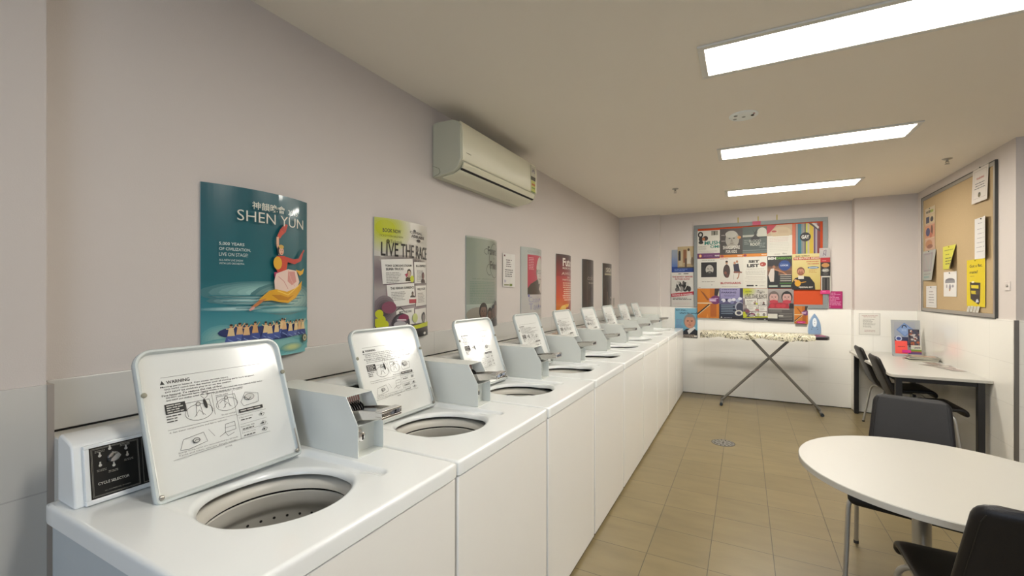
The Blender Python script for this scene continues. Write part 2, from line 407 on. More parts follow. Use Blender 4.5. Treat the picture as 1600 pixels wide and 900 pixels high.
def sprinkler(x, y, label):
    t = thing('fire_sprinkler', label, 'sprinkler', (x, y, H), 0, 'ceiling sprinklers')
    bm = bmesh.new(); lathe(bm, [(.034, 0), (.034, -.003), (.022, -.009), (.012, -.010)], seg=24, cap0=False); obj('escutcheon', bm, M_steel, t, smooth=True)
    bm = bmesh.new(); lathe(bm, [(.009, -.008), (.009, -.024), (.005, -.027)], seg=12)
    tube(bm, [(.008, 0, -.02), (.012, 0, -.032), (0, 0, -.045)], .0018, 6); tube(bm, [(-.008, 0, -.02), (-.012, 0, -.032), (0, 0, -.045)], .0018, 6)
    obj('body', bm, M_steel, t)
    bm = bmesh.new(); lathe(bm, [(.017, -.045), (.017, -.047)], seg=20); obj('deflector', bm, M_steel, t)
sprinkler(-.674, 5.11, 'small ceiling sprinkler left of the far ceiling lights')
sprinkler(1.528, 5.044, 'small ceiling sprinkler above the tan pinboard')

# ------------------------------------------------------------------ washing machines
PITCH, MW = .7005, .692
Y0 = .3937+.017
def lid_print():
    p = Print(.396, .381); k = '#1c1b1a'; g = '#5b5955'
    p.line([(.056, .312), (.328, .312)], .0009, g)
    p.poly([(.052, .2935), (.063, .2935), (.0575, .304)], k); p.text('WARNING', .067, .2935, .009, k, w=.056, bold=.02)
    ls = [('Moving parts hazard. Can cause serious injury.', .052, .173), ('DO NOT reach into the washer until all moving parts have stopped.', .061, .24),
          ('DO NOT let children play in or on the washer.', .061, .17), ('Fire hazard. To reduce the risk of fire:', .052, .15),
          ('DO NOT use flammable liquids, cleaning solvents, or articles soaked with these materials in this washer.', .061, .262),
          ('DO NOT put clothes soiled with vegetable or cooking oil in the washer.', .061, .20)]
    for i, (t, x, w) in enumerate(ls):
        p.text(t, x, .2835-i*.0075, .0052, k, w=w, bold=.012)
    # step 1
    p.rect(.054, .213, .048, .027, k)
    for i in range(4): p.lines(.058, .234-i*.006, .040, 1, .006, .0028, '#cfcdc6', .2)
    p.lines(.054, .206, .034, 3, .007, .0028, g, .3)
    def washer_icon(x, y, s):
        p.line([(x+.035*s*cos(R(a)), y+.022*s*sin(R(a))) for a in range(0, 361, 20)], .0009, k)
        p.line([(x-.028*s, y-.008*s), (x-.03*s, y+.03*s), (x+.03*s, y+.03*s), (x+.033*s, y-.008*s)], .0009, k)
        p.line([(x-.008*s, y-.01*s), (x-.005*s, y+.018*s), (x+.005*s, y+.018*s), (x+.008*s, y-.01*s)], .0009, k)
        p.ell(x, y+.022*s, .006*s, .006*s, g); p.ell(x, y+.022*s, .0045*s, .0045*s, '#d4d4ce')
        p.line([(x-.014*s, y-.012*s), (x, y+.005*s), (x+.014*s, y-.012*s)], .0008, g)
    washer_icon(.132, .203, 1.0); p.ell(.150, .222, .0045, .014, k, rot=8)
    p.line([(.142, .245), (.150, .236), (.158, .242), (.160, .252), (.150, .254), (.144, .250)], .0009, k)
    p.line([(.170, .245), (.170, .186)], .0008, g)
    p.text('2. Load clothes loosely', .174, .243, .0045, g, w=.048); p.text('into the washer', .180, .236, .0042, g, w=.034)
    washer_icon(.206, .208, .85); p.line([(.186, .214), (.196, .222), (.205, .214)], .0009, k); p.text('Do not overload', .186, .178, .004, g, w=.038)
    p.line([(.226, .245), (.226, .150), (.226, .100)], .0008, g)
    p.text('3. Close lid', .230, .243, .0045, g, w=.026)
    p.line([(.245, .205), (.262, .232), (.300, .222), (.296, .196), (.250, .192), (.245, .205)], .0009, k); p.ell(.272, .216, .015, .010, g); p.ell(.272, .216, .0138, .0088, '#d4d4ce'); p.line([(.258, .218), (.268, .208), (.276, .214)], .0016, k)
    p.poly([(.234, .174), (.306, .174), (.306, .184), (.234, .184)], k); p.lines(.238, .1775, .064, 1, .005, .003, '#cfcdc6', .05)
    p.line([(.052, .172), (.226, .172)], .0008, g)
    p.text('4. Set water temperature and fabric selector.', .054, .162, .0045, g, w=.145)
    p.line([(.072, .115), (.082, .140), (.132, .146), (.138, .120), (.090, .112), (.072, .115)], .0009, k); p.ell(.112, .130, .009, .007, k); p.ell(.112, .130, .0072, .0055, '#d4d4ce'); p.line([(.104, .124), (.112, .132), (.121, .128)], .0012, k)
    p.line([(.145, .150), (.158, .128)], .0008, g)
    p.line([(.186, .130), (.190, .152), (.216, .154), (.216, .132), (.186, .130)], .0009, k); p.line([(.186, .142), (.216, .143)], .0007, g); p.line([(.170, .122), (.186, .130), (.192, .118), (.210, .124)], .0009, k)
    p.line([(.226, .168), (.312, .168)], .0008, g)
    for i, (t, yy) in enumerate((('5. Place coins in slots', .158), ('Insert coin slide', .131), ('Push slide in firmly', .112))):
        p.text(t, .230, yy, .0042, g, w=.04); p.lines(.234, yy-.007, .034, 1, .006, .0028, g, .2)
        p.line([(.288, yy-.004), (.296, yy+.004), (.306, yy-.001), (.300, yy-.008), (.288, yy-.004)], .001, k); p.ell(.296, yy-.002, .003, .003, k, n=8)
    p.line([(.230, .140), (.310, .142)], .0006, g); p.line([(.230, .121), (.310, .122)], .0006, g)
    p.text('Energy saving cycles are recommended for all loads', .066, .106, .0045, g, w=.150); p.text('Cycle and fabric selector details inside.', .066, .099, .0045, g, w=.146)
    p.line([(.052, .094), (.222, .100), (.312, .098)], .0008, g); p.text('201788', .178, .088, .0042, g, w=.018)
    return p
def deck_mesh():
    bm = bmesh.new(); cx, cy, r = .0, .0, .178
    X0, X1, YA, YB = -.44, .308, -.3205, .3705     # rectangle around the hole centre (x back..front, y left..right)
    n = 200; rad = .012
    def hz(x, y):       # recess the lid closes into
        a, b = (-.200-.215)/2, 0
        rx0, rx1, ry0, ry1, rr = -.215, .174, -.190, .228, .03
        qx = abs(x-(rx0+rx1)/2)-((rx1-rx0)/2-rr); qy = abs(y-(ry0+ry1)/2)-((ry1-ry0)/2-rr)
        d = math.hypot(max(qx, 0), max(qy, 0))+min(max(qx, qy), 0)-rr
        t = min(1, max(0, (-d+.002)/.016)); t = t*t*(3-2*t)
        F = min(1, max(0, (.168-x)/.15)); F = F*F*(3-2*F)            # the tub collar rises to deck level in front
        w = min(1, max(0, (.226-abs(y))/.045)); w = w*w*(3-2*w)
        g_ = min(1, max(0, (y+.20)/.22)); g_ = g_*g_*(3-2*g_)
        return -.017*t*(1-w+w*F)*(.15+.85*g_)
    def ray(a):
        c, s = cos(a), sin(a); k = 1e9
        if c > 1e-9: k = min(k, X1/c)
        if c < -1e-9: k = min(k, X0/c)
        if s > 1e-9: k = min(k, YB/s)
        if s < -1e-9: k = min(k, YA/s)
        return c*k, s*k
    angs = [2*pi*i/n for i in range(n)]
    for q in ((X1, YA), (X1, YB), (X0, YA), (X0, YB)):   # snap rays to the corners
        a = math.atan2(q[1], q[0]) % (2*pi); i = min(range(n), key=lambda j: abs(angs[j]-a)); angs[i] = a
    rim = []
    for a in angs:
        x, y = ray(a)
        # round the plan corners
        for sx in (X0, X1):
            for sy in (YA, YB):
                ccx, ccy = sx-math.copysign(rad, sx), sy-math.copysign(rad, sy)
                if (x-ccx)*math.copysign(1, sx) > 0 and (y-ccy)*math.copysign(1, sy) > 0:
                    d = math.hypot(x-ccx, y-ccy); x, y = ccx+(x-ccx)*rad/d, ccy+(y-ccy)*rad/d
        rim.append((x, y))
    rings = []
    zt = .931
    for dr, dz in ((0, -.017), (0, -.014), (.0015, -.010), (.004, -.005), (.009, -.0015), (.014, 0)):
        rings.append([Vector(((r+dr)*cos(a), (r+dr)*sin(a), zt+dz+hz((r+dr)*cos(a), (r+dr)*sin(a)))) for a in angs])
    K = 60
    for k in range(1, K+1):
        t = k/K; ring = []
        for (x, y), a in zip(rim, angs):
            d = math.hypot(x, y); xi, yi = x*(d-.010)/d, y*(d-.010)/d
            ax, ay = (r+.014)*cos(a), (r+.014)*sin(a)
            px, py = ax+(xi-ax)*t, ay+(yi-ay)*t; 
            ring.append(Vector((px, py, zt+hz(px, py))))
        rings.append(ring)
    for ins, dz in ((.007, -.0008), (.004, -.0022), (.0018, -.0045), (.0004, -.008), (0, -.013), (0, -.044), (.004, -.046)):
        ring = []
        for x, y in rim:
            d = math.hypot(x, y); ring.append(Vector((x*(d-ins)/d, y*(d-ins)/d, zt+dz)))
        rings.append(ring)
    loft(bm, rings, cap0=False, cap1=False)
    bmesh.ops.recalc_face_normals(bm, faces=bm.faces)
    return bm
HC = Vector((-1.080, .3215))      # hole centre: world x, y in the machine
def make_washer():
    """mesh coordinates: x measured from the wall-side world axis, y from the machine's left side; the root sits at x = -1.15"""
    X = 1.15
    t = thing('washing_machine', 'x', 'washing machine', (-X, Y0, 0), 0, 'top-loading coin washing machines')
    # cabinet
    bm = bmesh.new(); box(bm, X-1.505, X-.800, .012, .020, .02, .884); box(bm, X-1.505, X-.800, MW-.020, MW-.012, .02, .884); box(bm, X-1.505, X-1.497, .020, MW-.020, .02, .884); box(bm, X-.808, X-.800, .020, MW-.020, .02, .884); box(bm, X-1.505, X-.83, .012, MW-.012, 0, .02, 1)
    obj('cabinet', bm, [M_side_shade, M_dark], t, bevel=.006)
    bm = bmesh.new(); box(bm, X-.800, X-.7760, .006, MW-.006, .022, .883); obj('front_panel', bm, M_front, t, bevel=.005)
    bm = deck_mesh(); bmesh.ops.translate(bm, verts=bm.verts, vec=(X+HC.x, HC.y, 0)); obj('top_deck', bm, M_white, t, smooth=50)
    # tub
    cx, cy = X+HC.x, HC.y
    bm = bmesh.new(); lathe(bm, [(.225, .880), (.200, .884), (.190, .881), (.183, .874), (.179, .866), (.178, .855), (.183, .853)], cx, cy, 72, False, False)
    lathe(bm, [(.232, .908), (.232, .86)], cx, cy, 64, False, False, 1)  # dark liner painting the shade in the gap under the deck rim
    obj('tub_ring', bm, [M_tub, M_dark], t, smooth=True)
    bm = bmesh.new(); lathe(bm, [(.190, .845), (.183, .848), (.180, .845), (.181, .822), (.184, .808), (.191, .797), (.198, .790), (.202, .780), (.206, .45), (.18, .42), (.05, .42)], cx, cy, 64, False, True)
    lathe(bm, [(.190, .862), (.262, .85), (.262, .40)], cx, cy, 48, False, False, 1)
    for row in range(9):
        for k in range(36):
            a = 2*pi*(k+.5*(row % 2))/36; z = .768-row*.026
            M = Matrix.Translation((cx, cy, z)) @ Matrix.Rotation(a, 4, 'Z') @ Matrix.Translation((.2012+(.768-z)*.0121, 0, 0)) @ Matrix.Rotation(pi/2, 4, 'Y')
            vsx = [bm.verts.new(M @ Vector((.0042*cos(2*pi*j/8), .0042*sin(2*pi*j/8), 0))) for j in range(8)]
            bm.faces.new(vsx).material_index = 1
    obj('wash_basket', bm, [M_basket, M_dark], t, smooth=True)
    bm = bmesh.new(); lathe(bm, [(.14, .43), (.10, .47), (.050, .52), (.045, .75), (.056, .775), (.056, .795), (.046, .816), (.028, .827), (.01, .829)], cx, cy, 32)
    for k in range(4):
        M = Matrix.Translation((cx, cy, 0)) @ Matrix.Rotation(k*pi/2+.4, 4, 'Z'); box(bm, .04, .085, -.006, .006, .46, .74, M=M)
    obj('agitator', bm, M_agit, t, smooth=True)
    # console
    prof = [(-1.505, .931), (-1.505, 1.084), (-1.500, 1.094), (-1.490, 1.098), (-1.448, 1.088), (-1.430, 1.081), (-1.424, 1.072), (-1.4045, .931)]
    bm = bmesh.new(); prism(bm, [(X+a, b) for a, b in prof], 'y', .022, .578)
    con = obj('console', bm, M_white, t, bevel=.005)
    fn = planar((X-1.3965, .040, .934), (0, 1, 0), (-.138, 0, .99)); L = .142
    bm = bmesh.new()   # raised bezel round the panel
    def bz(u0, u1, v0, v1, n0=-.012, n1=.004):
        vv = [bm.verts.new(fn(u, v, n)) for n in (n0, n1) for u, v in ((u0, v0), (u1, v0), (u1, v1), (u0, v1))]
        for f in [(0, 3, 2, 1), (4, 5, 6, 7), (0, 1, 5, 4), (1, 2, 6, 5), (2, 3, 7, 6), (3, 0, 4, 7)]: bm.faces.new([vv[i] for i in f])
    w = .53
    bz(0, w, 0, .011); bz(0, w, L-.008, L); bz(0, .010, .011, L-.008); bz(w-.01, w, .011, L-.008)
    obj('panel_bezel', bm, M_white, con, bevel=.0015)
    p = Print(w-.02, L-.019); k, s = '#1e1d1b', '#8d8a80'
    p.rect(0, 0, p.w, p.h, k); p.frame(.004, .004, .094, p.h-.008, .0009, s); p.frame(.006, .006, .090, p.h-.012, .0006, s)
    p.frame(.106, .004, .24, p.h-.008, .0009, s); p.frame(.35, .004, .155, p.h-.008, .0009, s)
    p.text('CYCLE SELECTOR', .014, .030, .0065, '#c4c1b6', w=.062, bold=.01); p.text('ALL COMMERCIAL WASHERS', .026, .012, .003, s, w=.052)
    for (a, b) in ((.040, .112), (.020, .100), (.072, .103), (.020, .077), (.074, .086), (.046, .069)):
        p.ell(a, b, .0034, .0034, '#bdbab0', n=12); p.rect(a-.0016, b, .0032, .0085, '#bdbab0')
    for (a, b) in ((.010, .112), (.060, .1145), (.012, .066), (.066, .0755), (.034, .0575)): p.lines(a, b, .02, 2, .0032, .0014, s, .1, 'c')
    p.text('CYCLE', .125, .104, .005, '#b5b2a8', w=.022); 
    for i in range(3):
        for j in range(2): p.frame(.116+j*.10, .074-i*.027, .08, .020, .0008, s); p.text(('HOT', 'WARM', 'COLD')[i], .123+j*.10, .080-i*.027, .0048, s)
    p.lines(.36, .10, .12, 6, .014, .003, s)
    p2 = planar(fn(.010, .011, .0012), (0, 1, 0), (-.138, 0, .99))
    obj('control_panel', p.mesh(p2, .001, k), M_panel, con)
    # dial
    c0 = p2(.047, .0905, 0); Mx = Matrix.Translation(c0) @ Matrix(((0, -.138, .99, 0), (1, 0, 0, 0), (0, .99, .138, 0), (0, 0, 0, 1)))
    bm = bmesh.new(); fs = lathe(bm, [(.0125, 0), (.0115, .004), (.0060, .005)], seg=24, M=Mx)
    pts = [(-.006, -.012), (0, -.0165), (.006, -.012), (.0085, .004), (.005, .010), (-.005, .010), (-.0085, .004)]
    A = [bm.verts.new(Mx @ Vector((*q, .004))) for q in pts]; B = [bm.verts.new(Mx @ Vector((q[0]*.7, q[1]*.85, .017))) for q in pts]
    bm.faces.new(B)
    for i in range(7): bm.faces.new([A[i], A[(i+1) % 7], B[(i+1) % 7], B[i]])
    bmesh.ops.rotate(bm, verts=bm.verts, cent=c0, matrix=Matrix.Rotation(R(-55), 3, Vector((.99, 0, .138))))
    bmesh.ops.recalc_face_normals(bm, faces=bm.faces); obj('dial', bm, M_chrome, con)
    # coin box (open fronted)
    ya, yb, g = .575+.0, .686, .0028
    ya = .585 - .017 + .0; yb = ya+.110
    side = [(-1.500, .9315), (-1.500, 1.110), (-1.492, 1.118), (-1.114, 1.118), (-1.061, 1.031), (-1.061, .9315)]
    bm = bmesh.new(); S = [(X+a, b) for a, b in side]
    prism(bm, S, 'y', ya, ya+g); prism(bm, S, 'y', yb-g, yb)
    box(bm, X-1.500, X-1.114, ya+g, yb-g, 1.1155, 1.118); box(bm, X-1.500, X-1.061, ya+g, yb-g, .9315, .9345)
    box(bm, X-1.500, X-1.497, ya+g, yb-g, .9345, 1.1155); box(bm, X-1.150, X-1.062, ya+g, yb-g, 1.0295, 1.0325)     # shelf
    box(bm, X-1.105, X-1.102, ya+g, yb-g, .9345, 1.0295)                                                            # lower back
    prism(bm, [(X-1.150, 1.0325), (X-1.150, 1.055), (X-1.168, 1.1155), (X-1.171, 1.1155), (X-1.153, 1.055), (X-1.153, 1.0325)], 'y', ya+g, yb-g)
    cb = obj('coin_box', bm, M_box, t)
    bm = bmesh.new(); lathe(bm, [(.006, 1.118), (.006, 1.1205), (.003, 1.122)], X-1.487, ya+.055, 12); obj('bolt', bm, M_chrome, cb, smooth=True)
    # price insert and slots
    bm = bmesh.new(); Q = planar((X-1.1505+.003, ya+.018, 1.056), (0, 1, 0), (-.286, 0, .958))
    p = Print(.078, .056); p.rect(0, 0, .078, .056, '#c9b5ad'); p.rect(0, .030, .078, .020, '#b9837a')
    for i in range(8): p.rect(.006+i*.0086, .030, .0045, .018, '#e3d3cc')
    for i in range(8): p.rect(.006+i*.0086, .0, .0050, .030, '#171513')
    obj('coin_label', p.mesh(Q, .001, '#c9b5ad'), M_panel, cb)
    # coin slide
    bm = bmesh.new(); m0 = ya+.014; m1 = yb-.014
    for i in range(8):
        y = m0+.007+i*.0094; bf = bmesh.new() if i == 0 else bf; prism(bf, [(X-1.148, 1.062), (X-1.148, 1.082), (X-1.132, 1.074), (X-1.122, 1.060)], 'y', y, y+.0022)
    prism(bm, [(X-1.150, 1.050), (X-1.150, 1.060), (X-1.060, 1.072), (X-.990, 1.076), (X-.990, 1.071), (X-1.060, 1.060)], 'y', m0+.006, m1-.006)
    prism(bm, [(X-1.150, 1.034), (X-1.150, 1.064), (X-1.06, 1.078), (X-.985, 1.083), (X-.985, 1.060), (X-1.07, 1.046), (X-1.09, 1.034)], 'y', m0, m0+.006)
    prism(bm, [(X-1.150, 1.034), (X-1.150, 1.064), (X-1.06, 1.078), (X-.985, 1.083), (X-.985, 1.060), (X-1.07, 1.046), (X-1.09, 1.034)], 'y', m1-.006, m1)
    box(bm, X-1.000, X-.972, m0-.002, m1+.002, 1.060, 1.067); box(bm, X-1.000, X-.972, m0-.002, m1+.002, 1.080, 1.086)
    box(bm, X-1.000, X-.972, m0-.002, m0+.006, 1.067, 1.080); box(bm, X-1.000, X-.972, m1-.006, m1+.002, 1.067, 1.080); box(bm, X-1.000, X-.992, m0+.006, m1-.006, 1.067, 1.080)
    obj('coin_slide', bm, M_chrome, cb, bevel=.0012); obj('coin_slots', bf, M_black, cb)
    # lock
    Mx = Matrix.Translation((X-1.102, ya+.040, .985)) @ Matrix.Rotation(pi/2, 4, 'Y')
    bm = bmesh.new(); lathe(bm, [(.020, 0), (.020, .003), (.015, .004), (.0145, .018), (.012, .020)], seg=28, M=Mx)
    box(bm, X-1.0825, X-1.0812, ya+.037, ya+.043, .976, .988, 1); lathe(bm, [(.0042, .0205), (.0042, .0212)], seg=12, M=Matrix.Translation((X-1.102, ya+.040, .989)) @ Matrix.Rotation(pi/2, 4, 'Y'), mi=1)
    obj('lock', bm, [M_chrome, M_dark], cb, smooth=True)
    # lid
    LO = Vector((X-1.268, .1240, .9260)); fnl = planar(LO, (0, 1, 0), (-.33, 0, .944)); w, h = .396, .390
    rad = (.012, .012, .042, .042)
    def ring(ins, n):
        rr = [max(.004, q-ins) for q in rad]
        return [fnl(u, v, n) for u, v in rrect(w-2*ins, h-2*ins, rr, 8, ins, ins)]
    bm = bmesh.new()
    fs = loft(bm, [ring(.004, -.008), ring(0, -.004), ring(0, .010), ring(.002, .013), ring(.007, .013), ring(.0095, .010), ring(.011, .003), ring(.013, .001)])
    for f in fs: f.material_index = 1
    fs[-1].material_index = 0
    bmesh.ops.recalc_face_normals(bm, faces=bm.faces); ld = obj('lid', bm, [M_lid, M_rim], t, smooth=45)
    q = lid_print(); obj('warning_label', q.mesh(planar(fnl(0, 0, .0014), (0, 1, 0), (-.33, 0, .944)), 0), M_print, ld)
    for (u, v) in ((.010, .272), (.388, .272)):
        Mx = Matrix.Translation(fnl(u, v, .010)) @ Matrix(((0, -.33, .944, 0), (1, 0, 0, 0), (0, .944, .33, 0), (0, 0, 0, 1)))
        bm = bmesh.new(); lathe(bm, [(.0065, 0), (.0065, .005), (.004, .0065)], seg=16, M=Mx); obj('bumper', bm, mat_bump, ld, smooth=True)
    bm = bmesh.new(); tube(bm, [fnl(.386, .020, .0135), fnl(.386, .030, .015), fnl(.388, .085, .012)], .0022, 8); obj('lid_spring', bm, M_steel, ld, smooth=True)
    for u in (.012, .382):
        bm = bmesh.new()
        Mx = Matrix.Translation(fnl(u, .016, .009)) @ Matrix(((0, -.33, .944, 0), (1, 0, 0, 0), (0, .944, .33, 0), (0, 0, 0, 1)))
        lathe(bm, [(.006, 0), (.006, .006), (.003, .008)], seg=12, M=Mx)
        obj('hinge', bm, M_steel, ld, smooth=True)
    return t
mat_bump = mat('rubber_bumper', '#8d8a78', .6)
_order = ['first washing machine from the camera, lid open, large round tub showing', 'second open coin washer from the camera, below the lime and white racing poster',
  'third coin washer from the camera, below the grey-green script poster', 'fourth coin washer from the camera, below the pink portrait poster',
  'fifth coin washer from the camera, below the red to orange poster', 'sixth coin washer from the camera, below the dark poster with pale lettering',
  'seventh coin washer from the camera, below the last dark poster', 'eighth coin washer from the camera, last but one before the far wall',
  'ninth and last coin washer, standing against the far wall']
w0 = make_washer(); w0['label'] = _order[0]
for k in range(1, 9): dup(w0, (-1.15, Y0-.006+k*PITCH, 0), _order[k])

# ------------------------------------------------------------------ air conditioner
ya, yb = 2.158, 3.235
t = thing('air_conditioner', 'cream split air conditioner on the left wall near the ceiling', 'air conditioner', (XL, (ya+yb)/2, 2.15))
def AX(p): return [(a, b-2.15) for a, b in p]
h2 = (yb-ya)/2
prof = AX([(0, 2.155), (.0, 2.482), (.03, 2.490), (.15, 2.487), (.188, 2.472), (.204, 2.450), (.210, 2.40), (.212, 2.25), (.206, 2.236), (.185, 2.195), (.150, 2.172), (.05, 2.158)])
bm = bmesh.new(); prism(bm, prof, 'y', -h2, h2); obj('casing', bm, M_ac_shade, t, bevel=.006)
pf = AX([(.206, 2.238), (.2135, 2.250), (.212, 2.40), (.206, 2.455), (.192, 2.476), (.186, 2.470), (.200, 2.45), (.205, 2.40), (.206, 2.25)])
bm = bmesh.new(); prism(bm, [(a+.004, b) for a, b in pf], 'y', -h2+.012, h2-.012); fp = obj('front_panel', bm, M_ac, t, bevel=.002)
p = Print(.07, .02); p.lines(.008, .007, .045, 1, .01, .005, '#8a8468', .02); p.ell(.003, .010, .003, .003, '#8a8468')
obj('maker_mark', p.mesh(planar((.2178, -h2+.05, .13), (0, 1, 0), (0, 0, 1))), M_print, fp)
pl = AX([(.206, 2.232), (.210, 2.226), (.196, 2.196), (.191, 2.199)])
bm = bmesh.new(); prism(bm, [(a+.005, b) for a, b in pl], 'y', -h2+.03, h2-.045)
for i in range(3): 
    a = .25*(i+1); xx, zz = .2155-.014*a+.0008, 2.226-2.15-.030*a; box(bm, xx-.001, xx+.0006, -h2+.03, h2-.045, zz-.0006, zz+.0006)
obj('louver', bm, M_ac, t)
bm = bmesh.new(); prism(bm, AX([(.150, 2.176), (.196, 2.192), (.1985, 2.1965), (.192, 2.197)]), 'y', -h2+.03, h2-.045); bmesh.ops.translate(bm, verts=bm.verts, vec=(.0045, 0, -.0022)); obj('air_outlet', bm, M_dark, t)
pl = AX([(.060, 2.158), (.150, 2.172), (.190, 2.189), (.188, 2.184), (.150, 2.166), (.060, 2.152)])
bm = bmesh.new(); prism(bm, pl, 'y', -h2+.025, h2-.03); obj('lower_flap', bm, M_ac, t, bevel=.001)
bm = bmesh.new(); tube(bm, [(.004, -h2-.001, .075), (.05, -h2-.001, .055), (.060, -h2-.001, .03), (.045, -h2-.001, .018), (.012, -h2-.001, .010)], .0012, 6); obj('pipe_knockout', bm, mat('knockout_line', '#7a7658', .6), t)
p = Print(.085, .21)
p.rect(0, 0, .085, .21, '#d9d3a2'); p.rect(0, .10, .085, .11, '#d6d1bb'); p.ell(.045, .155, .026, .026, '#8d8794', a0=0, a1=180); p.ell(.045, .155, .013, .013, '#d6d1bb', a0=0, a1=180)
p.rect(.0, .095, .085, .030, '#57503f'); p.rect(.01, .0, .07, .090, '#cfd06a'); p.rect(.015, .055, .06, .015, '#c9713a'); p.rect(.015, .030, .06, .010, '#7e9c4a'); p.rect(0, 0, .085, .008, '#6d8c4c')
p.lines(.015, .185, .055, 2, .01, .004, '#6b665a')
obj('energy_label', p.mesh(planar((.2190, h2-.125, .088), (0, 1, 0), (0, 0, 1)), .001, '#c9c49a'), M_print, fp)

# ------------------------------------------------------------------ curved poster holders on the left wall
def wall_poster(y, p, label, bulge=.045, name='curved_poster', group='curved posters in a row on the left wall'):
    w, hgt = p.w, p.h
    def fn(u, v, n):
        s = u/w; d = bulge*(1-(2*s-1)**2)
        return Vector((XL+.006+d+n, y+u, 1.193+v))
    o = obj(name, p.mesh(fn, .004, '#9fb0b0', 24), M_gloss, smooth=False)
    return tag(o, label, 'poster', group)
PW, PH = .425, .647
# 1: dance show
p = Print(PW, PH); T = '#0d5a60'
p.rect(0, .30, PW, PH-.30, '#0a6068', '#145560'); p.rect(0, .18, PW, .12, '#2d7c86', '#0a6068'); p.rect(0, 0, PW, .18, '#6fb0b3', '#2d7c86')
p.rect(.02, .0, .0, .0, T)
for (a, b, c, d, e) in ((.22, .255, .19, .030, '#8fb9b4'), (.30, .23, .13, .045, '#a3c2b8'), (.17, .225, .13, .012, '#9fc1bd'), (.13, .195, .12, .006, '#a9c9c6'), (.30, .185, .12, .008, '#8fb8b4'),
    (.06, .085, .055, .035, '#8cb4ac'), (.09, .060, .09, .020, '#9fbfb4'), (.25, .050, .16, .022, '#7fb0ae'), (.38, .10, .06, .03, '#86b3ad'), (.33, .03, .05, .012, '#b7c48a'), (.10, .02, .1, .012, '#5fa0a5')): p.glow(a, b, c*1.2, d*1.5, e, '#4f959a' if b < .13 else '#2a7a83' if b < .22 else '#156068', 6)
for i in range(5): p.line([(.02+.02*i, .245-.012*i), (.40-.02*i, .243-.012*i)], .0022, '#2f7f88')
p.ell(.235, .098, .165, .030, '#27366b'); p.ell(.12, .108, .075, .022, '#2a3564'); p.ell(.30, .105, .085, .022, '#2b3a70')
random.seed(3)
for i, x in enumerate((.085, .112, .135, .165, .205, .222, .25, .275, .285, .315, .345, .365, .385)):
    y = .115+.012*(i in (7, 8))+random.uniform(-.004, .006); c = random.choice(('#d6ad7c', '#c99a63', '#dcc08f'))
    p.poly([(x-.012, y-.02), (x+.012, y-.02), (x+.007, y+.012), (x-.007, y+.012)], c); p.ell(x, y+.018, .0052, .0062, '#c69468', n=10); p.ell(x, y+.022, .005, .004, '#3a2a22', n=10)
    p.line([(x-.006, y+.008), (x-.016, y+.016+random.uniform(-.01, .012))], .003, c); p.line([(x+.006, y+.008), (x+.017, y+.014+random.uniform(-.01, .012))], .003, c)
    p.poly([(x-.014, y-.018), (x+.014, y-.018), (x+.02, y-.04), (x-.02, y-.04)], random.choice(('#3a4c8c', '#4a5a98', '#30407c')))
    p.line([(x-.01, y-.03), (x+.012, y-.042)], .003, '#7f93bf')
# leaping dancer
p.poly([(.265, .478), (.290, .500), (.300, .530), (.285, .532), (.262, .505), (.250, .480)], '#b33b2e'); p.poly([(.250, .480), (.262, .470), (.282, .498), (.270, .505)], '#c24a36')
p.line([(.252, .476), (.252, .445), (.262, .405)], .011, '#d9a98a')
p.ell(.265, .424, .015, .020, '#2c1d1b'); p.ell(.269, .421, .011, .016, '#dba88b'); p.ell(.268, .438, .012, .008, '#c9a34e'); p.ell(.270, .412, .0035, .002, '#a1302c')
for s in (-1, 1): p.ell(.269+s*.004, .424, .0018, .0012, '#2a1a18', n=8)
p.poly([(.248, .400), (.285, .402), (.300, .385), (.290, .335), (.255, .330), (.238, .360)], '#c23d2b')
p.ell(.252, .372, .019, .026, '#d8a52c'); p.poly([(.285, .400), (.330, .392), (.362, .398), (.385, .420), (.372, .388), (.335, .372), (.290, .380)], '#bb3a30'); p.line([(.362, .398), (.392, .436)], .008, '#b0453a')
p.poly([(.236, .335), (.290, .340), (.285, .318), (.238, .315)], '#b23a63')
p.poly([(.245, .330), (.300, .350), (.345, .345), (.362, .300), (.345, .268), (.290, .255), (.240, .265), (.236, .300)], '#e2c7b9')
p.poly([(.300, .340), (.335, .342), (.345, .300), (.320, .285), (.298, .300)], '#cf8f86'); p.line([(.255, .318), (.28, .30), (.30, .27)], .003, '#c98f8a'); p.line([(.30, .345), (.315, .31), (.335, .28)], .003, '#d9a59a')
p.poly([(.340, .350), (.372, .345), (.392, .358), (.384, .335), (.365, .325)], '#d9a92e')
p.poly([(.175, .228), (.215, .262), (.245, .268), (.295, .258), (.345, .275), (.378, .305), (.372, .268), (.340, .232), (.300, .212), (.262, .216), (.225, .224), (.190, .222)], '#d8a024')
p.poly([(.225, .245), (.265, .245), (.300, .235), (.330, .245), (.300, .222), (.255, .225)], '#b87c1a'); p.line([(.25, .262), (.30, .245), (.36, .285)], .004, '#ecc452')
p.poly([(.178, .226), (.205, .232), (.175, .208), (.150, .192), (.146, .200)], '#b5713f'); p.ell(.150, .194, .012, .005, '#d59c92', rot=35)
p.text('神韻晚會', .150, .570, .030, '#cfd2c4', w=.135, bold=.012); p.text('2015', .300, .571, .020, '#c5d2cc', w=.050)
p.text('SHEN YUN', .100, .522, .040, '#d7d5c6', w=.285, bold=-.004)
p.text('5,000 YEARS', .045, .425, .0125, '#cfdad4', w=.078, bold=.01); p.text('OF CIVILIZATION,', .045, .406, .0125, '#cfdad4', w=.100, bold=.01); p.text('LIVE ON STAGE!', .045, .387, .0125, '#cfdad4', w=.090)
